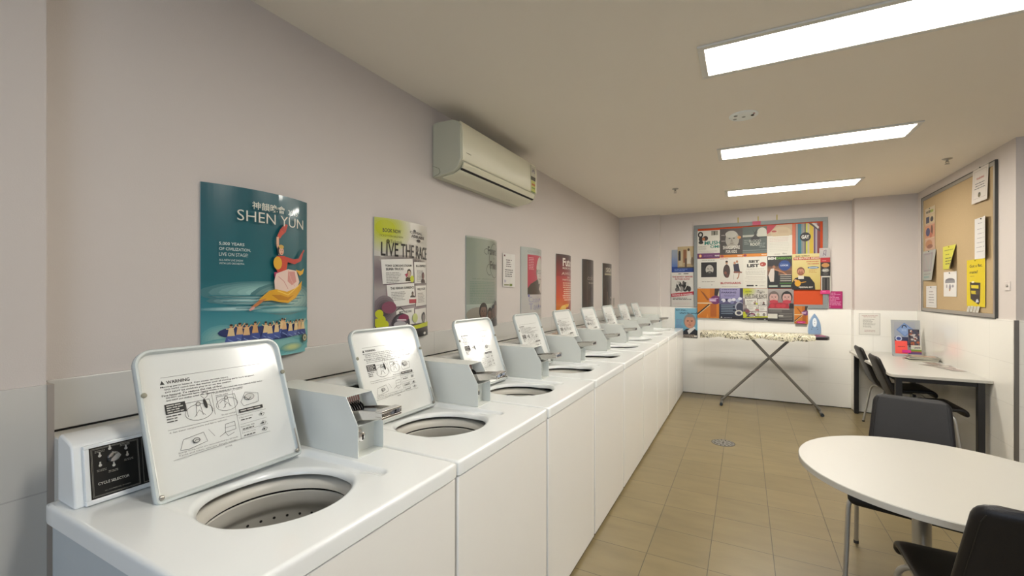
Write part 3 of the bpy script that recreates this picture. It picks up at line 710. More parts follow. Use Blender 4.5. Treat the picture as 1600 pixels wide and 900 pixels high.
p.text('ALL-NEW LIVE SHOW', .045, .369, .007, '#cfdad4', w=.074); p.text('WITH LIVE ORCHESTRA', .045, .357, .007, '#cfdad4', w=.078)
p.text('20-22 Feb 2015', .045, .020, .020, '#14282e', w=.165, bold=.02)
p.ell(.395, .062, .015, .017, '#4a4a3c'); p.ell(.395, .062, .011, .013, '#b9b28e'); p.ell(.395, .062, .005, .006, '#5f6a5a')
wall_poster(.851, p, 'teal curved poster with leaping dancer in yellow and red')
# 2: racing
def race_art(w, h, detail=True):
    p = Print(w, h); f = lambda a: a*w/.425
    p.rect(0, 0, w, h, '#b9b2a8', '#c8c3b8'); p.rect(0, h*.12, w, h*.5, '#8d8084', '#aaa29c')
    p.glow(w*.02, h*.55, w*.25, h*.14, '#7a6c70', '#9f9690'); p.glow(w*.45, h*.66, w*.4, h*.05, '#6e6463', '#a49c94')
    p.glow(w*.14, h*.92, w*.40, h*.20, '#b6bb1c', '#c0bdae')
    k = '#262220'
    p.text('BOOK NOW', w*.10, h*.885, h*.032, k, w=w*.26, bold=.02); p.text('TICKETS ON SALE NOW', w*.06, h*.848, h*.016, '#56551c', w=w*.34); p.text('Ticketek', w*.20, h*.80, h*.028, '#56551c', w=w*.18); p.ell(w*.17, h*.812, w*.025, h*.018, '#56551c')
    p.text('CLIPSAL', w*.52, h*.905, h*.02, '#66605a', w=w*.30, bold=.02); p.text('ADELAIDE', w*.55, h*.87, h*.026, '#57524e', w=w*.33, bold=.04); p.ell(w*.62, h*.93, w*.03, h*.012, k); p.ell(w*.72, h*.85, w*.05, h*.014, k)
    p.text('LIVE THE RACE', w*.08, h*.69, h*.115, k, w=w*.90, bold=.01)
    p.text('BE FOUND', w*.62, h*.655, h*.026, '#5d5854', w=w*.28)
    p.poly([(w*.16, h*.60), (w*.30, h*.60), (w*.22, h*.3), (w*.15, h*.35)], '#8a5068')
    cards = [(.10, .66, .50, .20, 9), (.62, .66, .34, .19, 5), (.17, .455, .46, .185, 8), (.65, .45, .32, .18, 5), (.30, .245, .32, .16, 8), (.64, .245, .32, .17, 5)]
    for i, (a, b, c, d, r) in enumerate(cards):
        x0, y0 = w*a, h*(b-d); p.rect(x0+.004, y0-.004, w*c, h*d, '#6a5d60', rot=r*.5); p.rect(x0, y0, w*c, h*d, '#d6d3cb', '#dedbd3', rot=r*.5)
    tt = (('TONY GORDON\'S STADIUM', .13, .60, .42), ('SUPER TRUCKS', .14, .573, .26), ('THE FERRARI EXPERIENCE', .20, .415, .40), ('IN A FORTRESS', .65, .615, .28), ('WILD ROSE', .68, .41, .24), ('MEET THE FANS', .33, .215, .22))
    for s, a, b, c in tt: p.text(s, w*a, h*b, h*.020, k, w=w*c, bold=.02, rot=3)
    for a, b, c, n in ((.14, .55, .22, 7), (.21, .39, .24, 6), (.67, .58, .20, 8), (.69, .38, .2, 7), (.34, .195, .15, 4)): p.lines(w*a, h*b, w*c, n, h*.013, h*.005, '#8f8b84', rot=3)
    p.bust(w*.50, h*.49, w*.13, h*.10, '#b8a089', k, '#3c3a30', face=False); p.ell(w*.56, h*.51, w*.04, h*.03, '#c3c93a'); p.poly([(w*.42, h*.545), (w*.48, h*.56), (w*.46, h*.52)], '#a53352')
    p.rect(w*.50, h*.30, w*.15, h*.035, '#a73b45'); p.rect(w*.50, h*.335, w*.15, h*.016, '#e0ddd5'); p.bust(w*.57, h*.35, w*.10, h*.05, '#8a7a6a', k, '#4b453f', face=False)
    p.bust(w*.84, h*.48, w*.12, h*.09, '#7c5a56', '#5b2b38', '#453b3a', face=False)
    p.glow(w*.12, h*.25, w*.15, h*.12, '#463a40', '#85797b', 5); p.ell(w*.18, h*.27, w*.10, h*.05, '#7d4458'); p.line([(w*.28, h*.24), (w*.34, h*.27), (w*.42, h*.23)], h*.006, k)
    p.rect(0, h*.03, w, h*.09, '#2c2629', '#4a3d42'); p.ell(w*.36, h*.13, w*.15, h*.09, '#39343a'); p.ell(w*.36, h*.15, w*.10, h*.055, '#565159'); p.ell(w*.34, h*.125, w*.10, h*.030, '#a8a4a6'); p.ell(w*.40, h*.18, w*.09, h*.03, '#7d2c4d'); p.line([(w*.29, h*.165), (w*.44, h*.16)], h*.01, '#d6cfd0'); p.ell(w*.46, h*.10, w*.03, h*.03, '#d6d3c8')
    p.bust(w*.85, h*.07, w*.16, h*.14, '#8c8480', '#3f3c44', '#453f4a', face=False); p.ell(w*.62, h*.17, w*.06, h*.04, '#b9bf7a')
    for a, b in ((.05, .22), (.08, .17), (.12, .13), (.06, .10), (.03, .15)): p.ell(w*a, h*b, w*.05, h*.035, '#b9bd1c')
    p.poly([(0, h*.055), (w, h*.085), (w, h*.125), (0, h*.075)], '#bdc222'); p.rect(0, 0, w, h*.05, '#1c1a1a'); p.text('CLIPSAL500.COM.AU', w*.06, h*.014, h*.020, '#c9c6bf', w=w*.5, bold=.02); p.ell(w*.88, h*.024, w*.04, h*.012, '#d6d3cb')
    return p
wall_poster(1.670, race_art(PW, PH), 'lime and white LIVE THE RACE poster on the left wall')
# 3: band in script
p = Print(PW, PH); p.rect(0, 0, PW, PH, '#8f948a', '#858d7d'); p.rect(0, .0, PW, .17, '#7d8480', '#9fa69b'); p.rect(0, PH-.012, PW, .012, '#a9ab9e')
for a in range(30): p.ell(.2+.001*0, 0, 0.0001, .0001, '#858d7d') if 0 else None
pts = [(.335+.098*cos(R(a)), .490+.128*sin(R(a))) for a in range(40, 331, 10)]
p.line(pts, .005, '#2b2f28'); p.line([(.20+.03*cos(R(a)), .55+.02*sin(R(a))) for a in range(60, 300, 20)], .004, '#3a3f36'); p.line([(.24+.04*cos(R(a)), .42+.04*sin(R(a))) for a in range(80, 320, 20)], .004, '#3a3f36')
p.text('Funeral', .215, .530, .060, '#2b2f28', w=.175, bold=.03); p.text('for a', .31, .500, .016, '#3a3f36'); p.text('Friend', .25, .425, .060, '#2b2f28', w=.15, bold=.03)
p.text('THE GOV   WEDNESDAY 14 JANUARY', .05, .345, .008, '#5f6d5e', w=.30); p.lines(.03, .325, .33, 14, .0115, .005, '#6f8474', .06)
p.rect(.0, 0, PW, .03, '#3b403f'); p.ell(.1, .10, .10, .05, '#8a8478')
for x, hh in ((.16, .17), (.245, .135), (.31, .155), (.36, .18)): p.bust(x, 0, .11, hh, '#6b5348', '#27211f', '#2f2f36', face=True, hr=1.2)
wall_poster(2.519, p, 'grey-green poster with black script lettering and four people')
# 4: talk show portrait
p = Print(PW, PH); p.rect(0, 0, PW, PH, '#b4aea8', '#aab0aa'); p.text('ADELAIDE TOWN HALL', .07, .600, .024, '#8d938d', w=.31)
p.rect(.075, .235, .33, .35, '#a83a4c', '#b5394d'); p.poly([(.075, .235), (.405, .235), (.405, .30), (.34, .35), (.27, .38), (.12, .33), (.075, .29)], '#3b342a'); p.poly([(.30, .235), (.36, .37), (.33, .38), (.27, .30)], '#57503c')
p.ell(.31, .455, .092, .120, '#c5bfb4'); p.poly([(.28, .28), (.355, .36), (.385, .30), (.36, .24)], '#b9b2a6'); p.rect(.265, .33, .09, .05, '#a49c90'); p.poly([(.36, .37), (.385, .345), (.37, .28)], '#dbd6cc')
p.ell(.225, .435, .014, .03, '#8c8478'); p.ell(.32, .355, .045, .022, '#b3ab9f'); p.frame(.255, .425, .052, .030, .004, '#3c3834'); p.frame(.325, .425, .050, .030, .004, '#3c3834'); p.line([(.225, .445), (.255, .447)], .004, '#3c3834')
for x in (.28, .35): p.ell(x, .440, .010, .005, '#2e2a28')
p.poly([(.318, .44), (.335, .395), (.305, .395)], '#9a9186'); p.ell(.322, .372, .024, .006, '#6f5f58'); p.lines(.09, .555, .09, 8, .014, .005, '#d9a3a8')
p.text('Cassie', .09, .165, .050, '#8a86a6', w=.20, bold=-.01); p.text('Tavie', .09, .100, .055, '#8a86a6', w=.24, bold=-.01)
for x, y in ((.30, .19), (.33, .125), (.09, .225), (.27, .13)): p.ell(x, y, .012, .014, '#6a6596')
p.lines(.08, .05, .3, 2, .014, .006, '#96929a')
wall_poster(3.359, p, 'poster with bald man in glasses on a pink background')
# 5: future
p = Print(PW, PH); p.rect(0, .42, PW, PH-.42, '#8c2f33', '#3a2c2e'); p.rect(0, .2, PW, .22, '#c2502f', '#a23838'); p.rect(0, 0, PW, .2, '#c9872f', '#c2502f')
p.ell(.2, .06, .16, .07, '#d9a13a'); p.ell(.22, .05, .09, .05, '#a8442a'); p.ell(.28, .08, .05, .05, '#7a3524'); p.ell(.12, .09, .05, .03, '#d8b25a'); p.ell(.33, .12, .05, .06, '#b84b35')
p.text('Future', .10, .525, .085, '#dbd3c9', w=.32, bold=.03); p.text('MUSIC FESTIVAL', .10, .495, .020, '#cfc6bb', w=.28, bold=.02)
p.text('AVICII', .08, .435, .028, '#d0b7a8', w=.24, bold=.01); p.text('DRAKE', .20, .40, .018, '#e0cfc0'); p.text('MARTIN GARRIX', .10, .375, .018, '#e0cfc0', w=.28)
for i in range(9): p.lines(.10, .345-i*.022, .28, 1, .02, .010, '#dcb59c', .2, 'c')
wall_poster(4.153, p, 'red to orange poster headed Future in white')
p = Print(PW, PH); p.rect(0, 0, PW, PH, '#3a312c', '#332b28')
random.seed(5)
for i in range(16): x = random.uniform(.02, .40); p.rect(x, random.uniform(0, .2), .006, random.uniform(.2, .6), random.choice(('#473c35', '#2a2321', '#514338')))
p.ell(.33, .50, .018, .03, '#7d6a3a'); p.text('cold', .10, .40, .060, '#a69c92', w=.17, bold=-.01); p.text('ch', .31, .40, .06, '#a69c92', w=.08, bold=-.01); p.text('THE ALBUM OUT NOW', .12, .355, .018, '#b5aba0', w=.25, bold=.02); p.lines(.1, .05, .24, 3, .02, .008, '#8f857b'); p.ell(.22, .22, .07, .1, '#2a2220')
wall_poster(4.968, p, 'dark brown poster with thin pale lettering, second from the far end')
p = Print(PW, PH); p.rect(0, 0, PW, PH, '#3d3530', '#3a332f'); p.rect(.04, .49, .35, .10, '#6a6258'); p.text('SOAK', .08, .53, .06, '#cbc3b2', w=.26, bold=.01); p.rect(.04, .487, .35, .022, '#a39a80')
for i in range(8): x = random.uniform(.05, .36); p.rect(x, .05, .02, random.uniform(.2, .42), random.choice(('#4a4038', '#2b2522', '#5a4a3e')))
p.ell(.2, .30, .08, .15, '#282220'); p.text('ON TOUR', .21, .165, .025, '#c9c0b2', w=.16, bold=.02); p.lines(.22, .12, .15, 4, .02, .008, '#9a9184')
wall_poster(5.813, p, 'last dark poster before the far corner, pale band near its top')
def leaflet(name, O, U, V, p, label, cat='notice', curl=None, m=None, group=None, th=.0006, edge='#dedad0', cuts=0, sub=None):
    o = obj(name, p.mesh(planar(O, U, V, curl), th, edge, cuts, subdiv=sub), m or M_print); return tag(o, label, cat, group)
p = Print(.185, .27); p.rect(0, 0, .185, .27, '#e6e1da', '#e9e5de'); p.rect(.018, .245, .022, .014, '#6a3138')
for i, (a, b) in enumerate(((.05, .10), (.055, .07), (.05, .09), (.05, .085), (.03, .13), (.03, .13), (.03, .12), (.03, .12))): p.lines(a, .215-i*.017-(.012 if i > 3 else 0), b, 1, .02, .007, '#6f5f62' if i < 4 else '#6a6763', .1, 'c')
p.rect(.02, .012, .08, .010, '#8a8b5a'); p.rect(.11, .008, .04, .018, '#7a8a3c'); p.lines(.02, .05, .04, 2, .012, .006, '#9d95b5')
leaflet('wall_notice', (XL+.002, 3.040, 1.490), (0, 1, 0), (0, 0, 1), p, 'white printed sheet on left wall right of the green script poster', curl=lambda u, v: .012*max(0, (u-.1)/.085)**2+.004, cuts=8)
p = Print(.12, .13); p.rect(0, 0, .12, .13, '#c4bdb2'); p.lines(.015, .11, .09, 7, .014, .006, '#8c867e')
leaflet('wall_notice', (XL+.002, 6.33, 1.235), (0, 1, 0), (0, 0, 1), p, 'tiny white notice beside the last dark poster')

# ------------------------------------------------------------------ board on the far wall
YB_ = YF
t = thing('poster_board', 'large grey-framed red pin board on the far wall behind the posters', 'pin board', (.145, YF, 1.235))
bm = bmesh.new(); fx0, fx1, fz1, e = -.785, .785, 1.165, .052
box(bm, fx0, fx1, -.028, 0, 0, e); box(bm, fx0, fx1, -.028, 0, fz1-e, fz1); box(bm, fx0, fx0+e, -.028, 0, e, fz1-e); box(bm, fx1-e, fx1, -.028, 0, e, fz1-e); obj('frame', bm, M_greyfr, t, bevel=.003)
obj('felt_panel', bx(fx0+e, fx1-e, -.016, 0, e, fz1-e), M_felt, t)
YQ = YF-.030
lay = [0]
def bp(x0, x1, z0, z1, fn, label, y=None, cat='poster', name='event_poster', group='posters pinned on the far wall board', m=None):
    w, h = x1-x0, z1-z0; p = Print(w, h); fn(p, w, h); lay[0] += 1
    yy = (YQ-.0018*(lay[0] % 4)) if y is None else y
    return leaflet(name, (x0, yy, z0), (1, 0, 0), (0, 0, 1), p, label, cat, m=m or M_print, group=group)
def a(p, w, h):
    p.rect(0, 0, w, h, '#d3d0c4', '#dad6ca'); p.ell(w*.14, h*.86, w*.12, h*.11, '#211f1e'); p.ell(w*.14, h*.86, w*.06, h*.055, '#cfccc2'); p.ell(w*.16, h*.70, w*.10, h*.09, '#2a2624'); p.ell(w*.36, h*.72, w*.12, h*.09, '#3a2a22'); p.ell(w*.28, h*.70, w*.07, h*.06, '#b06a3e'); p.ell(w*.16, h*.58, w*.11, h*.06, '#2a2624')
    p.rect(w*.62, h*.82, w*.3, h*.16, '#8d8a7c'); p.rect(w*.74, h*.82, w*.04, h*.14, '#2a2624')
    p.text('MUSH', w*.32, h*.48, h*.14, '#19796c', w=w*.70, bold=.03); p.text('OMI', w*.58, h*.36, h*.10, '#19796c', w=w*.40, bold=.03); p.lines(w*.04, h*.42, w*.42, 4, h*.04, h*.014, '#9a968c'); p.lines(w*.04, h*.26, w*.9, 3, h*.03, h*.01, '#a8a49a')
    p.rect(0, 0, w, h*.18, '#5e2e5c', '#6b3565'); p.ell(w*.13, h*.09, w*.07, h*.06, '#d8863a'); p.ell(w*.13, h*.09, w*.035, h*.03, '#f0d0a0'); p.text('ADELAIDE FRINGE', w*.28, h*.07, h*.03, '#b58aae', w=w*.4); p.text('FRINGE', w*.78, h*.06, h*.05, '#e8dcd8', w=w*.2, bold=.03)
bp(-.592, -.303, 1.925, 2.315, a, 'white poster with teal MUSH lettering, top left of the board')
def a(p, w, h):
    p.rect(0, 0, w, h, '#3e3733', '#4a423e'); p.ell(w*.55, h*.62, w*.30, h*.30, '#a39e92'); p.ell(w*.5, h*.80, w*.26, h*.12, '#b5b0a4'); p.ell(w*.85, h*.68, w*.08, h*.05, '#c9853c')
    for s in (.43, .62): p.ell(w*s, h*.66, w*.05, h*.018, '#3a3532')
    p.poly([(w*.52, h*.66), (w*.58, h*.54), (w*.47, h*.54)], '#857f75'); p.ell(w*.53, h*.49, w*.09, h*.015, '#6a625a'); p.ell(w*.53, h*.41, w*.18, h*.05, '#8d877c')
    p.text('SHAKESPEARE', w*.14, h*.29, h*.12, '#d4cfc2', w=w*.74, bold=.02); p.text('FOR KIDS', w*.27, h*.155, h*.10, '#d4cfc2', w=w*.48, bold=.02); p.lines(w*.07, h*.78, w*.2, 2, h*.02, h*.01, '#b0aaa0'); p.lines(w*.07, h*.58, w*.2, 2, h*.02, h*.01, '#b0aaa0')
    p.rect(0, 0, w, h*.10, '#cf7a1e'); p.text('FRINGE', w*.78, h*.03, h*.04, '#f0ddc8', w=w*.2, bold=.03); p.ell(w*.1, h*.05, w*.07, h*.04, '#a3403a')
bp(-.303, -.022, 1.925, 2.325, a, 'dark poster with pale face reading SHAKESPEARE FOR KIDS')
def a(p, w, h):
    p.rect(0, 0, w, h, '#474f4c', '#4f5a52'); p.ell(w*.8, h*.82, w*.19, h*.14, '#c4c3b4'); p.rect(0, h*.66, w, h*.07, '#a9a99b'); p.rect(w*.6, h*.66, w*.4, h*.12, '#c4c3b4'); p.rect(0, h*.62, w, h*.04, '#2d3533')
    p.poly([(w*.40, h*.95), (w*.5, h*.80), (w*.62, h*.95), (w*.55, h*.74), (w*.62, h*.66), (w*.42, h*.66), (w*.5, h*.74)], '#25211f'); p.ell(w*.52, h*.63, w*.14, h*.06, '#2a2624'); p.ell(w*.42, h*.58, w*.09, h*.06, '#1f1c1b'); p.ell(w*.62, h*.58, w*.09, h*.06, '#1f1c1b')
    p.text('BLOOD', w*.26, h*.48, h*.09, '#9a9a90', w=w*.5, bold=.02); p.text('ROOT', w*.32, h*.36, h*.10, '#d3d0c2', w=w*.40, bold=.02); p.lines(w*.06, h*.54, w*.22, 3, h*.06, h*.02, '#8a918c'); p.lines(w*.7, h*.42, w*.26, 3, h*.06, h*.02, '#8a918c'); p.rect(0, h*.2, w, h*.02, '#7d8581'); p.rect(0, h*.12, w, h*.05, '#5f6966')
    p.rect(0, 0, w, h*.10, '#d2801f'); p.text('FRINGE', w*.78, h*.03, h*.04, '#f0ddc8', w=w*.2, bold=.03); p.ell(w*.1, h*.05, w*.07, h*.04, '#8a3040')
bp(-.022, .264, 1.928, 2.330, a, 'slate poster reading ROOT with antlered figure, top centre of the board')
def a(p, w, h):
    p.rect(0, 0, w, h, '#d5d1c4', '#cfc9ba'); p.rect(0, h*.66, w, h*.34, '#b8a183'); p.ell(w*.55, h*.76, w*.42, h*.18, '#c4ad8c'); p.poly([(0, h), (w*.38, h), (w*.12, h*.78), (0, h*.72)], '#b4283c'); p.ell(w*.28, h*.80, w*.10, h*.03, '#a6463a'); p.lines(w*.45, h*.82, w*.42, 3, h*.04, h*.006, '#9a7a60')
    p.rect(0, 0, w, h*.64, '#d6d2c6'); p.lines(w*.1, h*.58, w*.8, 3, h*.05, h*.010, '#c08f88', .1); p.lines(w*.1, h*.42, w*.8, 6, h*.05, h*.008, '#aaa69c', .3); p.text('fin', w*.62, h*.06, h*.05, '#3f3b38', w=w*.16); p.text('de siecle', w*.3, h*.06, h*.03, '#55514d', w=w*.22)
bp(.266, .550, 1.920, 2.335, a, 'cream poster with crimson corner on the board')
def a(p, w, h):
    p.stripes(0, 0, w, h, [(6, '#c9653a'), (1, '#8a2f22'), (4, '#9b8f86'), (1, '#35566a'), (6, '#1f6a7c'), (3, '#6f7f83'), (4, '#8a7f78'), (3, '#5a5a54'), (3, '#c6c436'), (2, '#aaa08e'), (2, '#b3a79a'), (8, '#c9ac1e'), (1, '#c7a27a'), (3, '#4d2c5a'), (4, '#9a929c'), (6, '#7d2a22')])
    p.poly([(w*.58, h), (w*.68, h), (w, h*.76), (w, h*.70)], '#332f38'); p.poly([(w*.70, h), (w*.80, h), (w*.96, h*.86), (w*.92, h*.80)], '#c5c0ba'); p.ell(w*.47, h*.56, w*.20, h*.15, '#1e1c1b'); p.text('GAY', w*.33, h*.50, h*.12, '#d8d5cb', w=w*.28, bold=.04)
bp(.552, .850, 1.938, 2.332, a, 'multicoloured striped poster with black dot, top right of the board')
def a(p, w, h):
    p.rect(0, 0, w, h, '#cfccc2', '#d8d4c9'); p.lines(w*.2, h*.94, w*.6, 1, 1, h*.018, '#8a867e'); p.rect(w*.17, h*.38, w*.70, h*.50, '#262423'); p.head(w*.55, h*.64, w*.25, '#b5b0a6', '#141312', hcover=0); p.ell(w*.55, h*.50, w*.16, h*.075, '#2f2c2a'); p.ell(w*.55, h*.53, w*.06, h*.012, '#8f8a82')
    p.lines(w*.2, h*.22, w*.64, 1, 1, h*.018, '#6a665f'); p.ell(w*.65, h*.12, w*.02, h*.012, '#3a3633'); p.rect(w*.05, h*.02, w*.1, h*.01, '#b0642c')
bp(-.592, -.305, 1.500, 1.918, a, 'white poster with black and white portrait of bearded man')
def a(p, w, h):
    p.rect(0, 0, w, h, '#cdc9be', '#d6d2c7'); p.lines(w*.02, h*.95, w*.4, 1, 1, h*.02, '#b05a3a')
    p.ell(w*.30, h*.56, w*.15, h*.22, '#43352f'); p.ell(w*.30, h*.83, w*.055, h*.05, '#b08a70'); p.ell(w*.30, h*.87, w*.055, h*.03, '#33261f'); p.ell(w*.25, h*.50, w*.06, h*.05, '#7c4a3c'); p.ell(w*.33, h*.40, w*.07, h*.06, '#5a3a33')
    p.poly([(w*.58, h*.78), (w*.80, h*.80), (w*.86, h*.55), (w*.92, h*.52), (w*.62, h*.52)], '#2e2c3c'); p.ell(w*.64, h*.82, w*.05, h*.045, '#b5836a'); p.ell(w*.74, h*.86, w*.05, h*.045, '#a8795e'); p.poly([(w*.6, h*.55), (w*.95, h*.53), (w*.95, h*.49), (w*.6, h*.49)], '#7d4a38'); p.line([(w*.83, h*.5), (w*.80, h*.36), (w*.74, h*.30)], w*.05, '#a5745c'); p.line([(w*.6, h*.45), (w*.6, h*.28)], w*.012, '#8a857c')
    p.text('BLOWHARDS.', w*.04, h*.13, h*.07, '#9c2b33', w=w*.88, bold=.04); p.lines(w*.1, h*.05, w*.8, 1, 1, h*.012, '#9a968c')
bp(-.305, -.015, 1.502, 1.925, a, 'white poster with three performers reading BLOWHARDS')
def a(p, w, h):
    p.rect(0, 0, w, h, '#d3cfc3', '#dad6ca'); p.text('SET', w*.22, h*.80, h*.09, '#27211f', w=w*.45, bold=.06); p.text('LIST', w*.16, h*.66, h*.11, '#27211f', w=w*.50, bold=.06); p.ell(w*.82, h*.75, w*.13, h*.07, '#a33f35'); p.text('10', w*.74, h*.72, h*.05, '#d8a294', bold=.05)
    p.lines(w*.1, h*.60, w*.8, 1, 1, h*.012, '#8f8b82', .1, 'c'); p.lines(w*.06, h*.53, w*.9, 3, h*.05, h*.012, '#8d8981', .2, 'c'); p.lines(w*.06, h*.36, w*.9, 5, h*.05, h*.010, '#a39a90', .3, 'c'); p.rect(w*.14, h*.055, w*.3, h*.05, '#33302e'); p.ell(w*.55, h*.08, w*.05, h*.02, '#1f1d1c'); p.text('TUXEDO', w*.65, h*.06, h*.03, '#6a665f', w=w*.25)
bp(-.015, .269, 1.502, 1.928, a, 'white text poster reading SET LIST, centre of the board')
def a(p, w, h):
    p.rect(0, 0, w, h, '#211f20', '#2a2526'); p.rect(0, h*.88, w, h*.10, '#1b1a18'); p.text('BEN', w*.03, h*.89, h*.075, '#dfdcd2', w=w*.32, bold=.05); p.text('DARSOW', w*.36, h*.89, h*.075, '#5f9a2e', w=w*.62, bold=.03)
    p.rect(0, h*.55, w, h*.14, '#8a6046', '#4a3630'); p.rect(0, h*.40, w, h*.15, '#6a4a3a'); p.ell(w*.70, h*.70, w*.24, h*.16, '#1d3f7d'); p.text('FROM SMACK TO', w*.54, h*.74, h*.02, '#8fa6cf', w=w*.3); p.text('LOCK', w*.54, h*.68, h*.045, '#cfd6e4', w=w*.32, bold=.03)
    p.poly([(w*.12, h*.20), (w*.30, h*.20), (w*.28, h*.62), (w*.14, h*.60), (w*.04, h*.40)], '#cabfb4'); p.poly([(w*.26, h*.12), (w*.45, h*.12), (w*.46, h*.55), (w*.3, h*.58)], '#1b1a1c'); p.line([(w*.3, h*.58), (w*.62, h*.50), (w*.78, h*.42)], w*.05, '#b5764e'); p.ell(w*.27, h*.66, w*.06, h*.05, '#9c6a4c')
    for i in range(4): p.rect(w*.52, h*(.40-.06*i), w*.44, h*.014, '#c9c4b8')
    p.rect(w*.5, h*.13, w*.48, h*.04, '#3f6b2a'); p.rect(w*.06, h*.04, w*.36, h*.05, '#a9b5a3'); p.rect(w*.55, h*.04, w*.4, h*.05, '#9aa892')
bp(.269, .548, 1.500, 1.925, a, 'black poster with green and white lettering and blue disc')
def a(p, w, h):
    p.rect(0, 0, w, h, '#c6ac5a', '#d8c98c'); p.text('MARK NORRIS IS', w*.12, h*.925, h*.03, '#3a332a', w=w*.5, bold=.04); p.rect(w*.05, h*.83, w*.93, h*.075, '#a8342e'); p.text('THE BEAUTIFUL INDIAN', w*.07, h*.845, h*.05, '#e3d2b8', w=w*.88, bold=.03)
    p.text('AWKWARD', w*.50, h*.76, h*.035, '#b04a34', w=w*.45, bold=.03); p.text('PROMISES', w*.55, h*.70, h*.03, '#b04a34', w=w*.4, bold=.03); p.ell(w*.75, h*.61, w*.2, h*.035, '#38577c'); p.rect(w*.6, h*.59, w*.3, h*.035, '#9fb2c4'); p.lines(w*.6, h*.54, w*.3, 3, h*.035, h*.014, '#b5894c')
    p.poly([(0, 0), (w*.82, 0), (w*.80, h*.18), (w*.62, h*.36), (w*.35, h*.38), (w*.10, h*.32), (0, h*.2)], '#1d1817'); p.rect(w*.22, h*.30, w*.2, h*.09, '#d0c8bd'); p.head(w*.31, h*.50, w*.16, '#bd8368', '#7a4c34', beard='#8f5a3c', hcover=.3)
    p.ell(w*.20, h*.18, w*.11, h*.09, '#d39a20'); p.ell(w*.12, h*.26, w*.05, h*.03, '#cf9a60'); p.line([(w*.3, h*.19), (w*.5, h*.22)], h*.02, '#c98f1e'); p.text('PERSONAL BEST', w*.24, h*.045, h*.045, '#d9d2c4', w=w*.5, bold=.03)
bp(.548, .852, 1.480, 1.942, a, 'yellow poster with bearded man in black holding a small trophy')
def orange_art(p, w, h, pink=False):
    p.rect(0, 0, w, h, '#c8761c', '#c97a1e'); p.poly([(w*.12, h*.95), (w*.30, h*.86), (w*.55, h*.62), (w*.46, h*.60)], '#8a4e1c'); p.rect(w*.58, h*.55, w*.42, h*.45, '#b5661c'); p.poly([(w*.80, h), (w, h), (w, h*.60), (w*.78, h*.78)], '#33261f'); p.poly([(w*.92, h*.72), (w*1.0, h*.95), (w, h*.62)], '#d2cbb0')
    p.rect(0, h*.49, w, h*.035, '#e2d2ac'); p.poly([(0, h*.12), (w*.55, h*.46), (w*.62, h*.46), (w*.04, h*.10)], '#d9c39a'); p.poly([(0, h*.16), (w*.52, h*.48), (w*.60, h*.48), (0, h*.10)], '#241a14'); p.rect(w*.6, h*.05, w*.28, h*.45, '#a95a18'); p.poly([(w*.4, 0), (w*.48, h*.16), (w*.52, 0)], '#d98d3a')
    p.ell(w*.84, h*.62, w*.24, h*.15, '#6b2f63'); p.rect(w*.55, h*.56, w*.32, h*.11, '#b58ab0'); p.rect(w*.8, h*.66, w*.15, h*.02, '#d0b5cc'); p.text('FRINGE', w*.58, h*.58, h*.05, '#ddcfdc', w=w*.25, bold=.03)
    if pink: p.ell(w*.5, h*.08, w*.36, h*.075, '#c92a78'); p.lines(w*.3, h*.07, w*.4, 1, 1, h*.02, '#e6a3c2')
bp(-.592, -.312, 1.082, 1.497, orange_art, 'orange and brown abstract poster, bottom left of the board')
def a(p, w, h):
    p.rect(0, 0, w, h, '#23293c', '#6f6a94'); p.rect(w*.06, h*.66, w*.80, h*.34, '#8a84ae', '#9993b8'); p.rect(w*.88, h*.7, w*.12, h*.3, '#2f2c48'); p.lines(w*.1, h*.94, w*.7, 1, 1, h*.02, '#3c3860'); p.text('PARKING', w*.10, h*.83, h*.06, '#2c2850', w=w*.62, bold=.03); p.lines(w*.2, h*.77, w*.5, 2, h*.035, h*.012, '#4a4670', .2, 'c')
    for x, y, r, c in ((.18, .60, .10, '#cfcfd8'), (.32, .62, .06, '#2f3050'), (.46, .60, .10, '#c2c3d0'), (.62, .63, .08, '#d6d6dc'), (.78, .60, .09, '#9aa0bc'), (.88, .66, .08, '#d2d2da'), (.1, .56, .06, '#5a5e86'), (.55, .54, .08, '#77799e')): p.ell(w*x, h*y, w*r, h*r*.6, c)
    p.rect(0, 0, w, h*.48, '#141c2c', '#2a3450'); p.ell(w*.85, h*.40, w*.18, h*.16, '#a5a6b2'); p.ell(w*.88, h*.38, w*.16, h*.15, '#3a3c50')
    for i in range(6): p.rect(w*.08, h*(.44-.055*i), w*(.5 if i % 2 else .62), h*.018, '#8797a8')
    p.ell(w*.83, h*.20, w*.17, h*.09, '#cfcdc4'); p.ell(w*.83, h*.20, w*.10, h*.055, '#3e3f52'); p.rect(0, 0, w, h*.07, '#1a1420'); p.poly([(w*.06, h*.03), (w*.14, h*.03), (w*.10, h*.08)], '#d9d6cc'); p.lines(w*.2, h*.03, w*.5, 1, 1, h*.015, '#a39fa8')
bp(-.312, -.018, 1.078, 1.502, a, 'navy and lilac poster headed PARKING, bottom row of the board')
rp = race_art(.292, .424)
leaflet('event_poster', (-.018, YQ-.006, 1.075), (1, 0, 0), (0, 0, 1), rp, 'small LIVE THE RACE poster on the far wall board', 'poster', group='posters pinned on the far wall board')
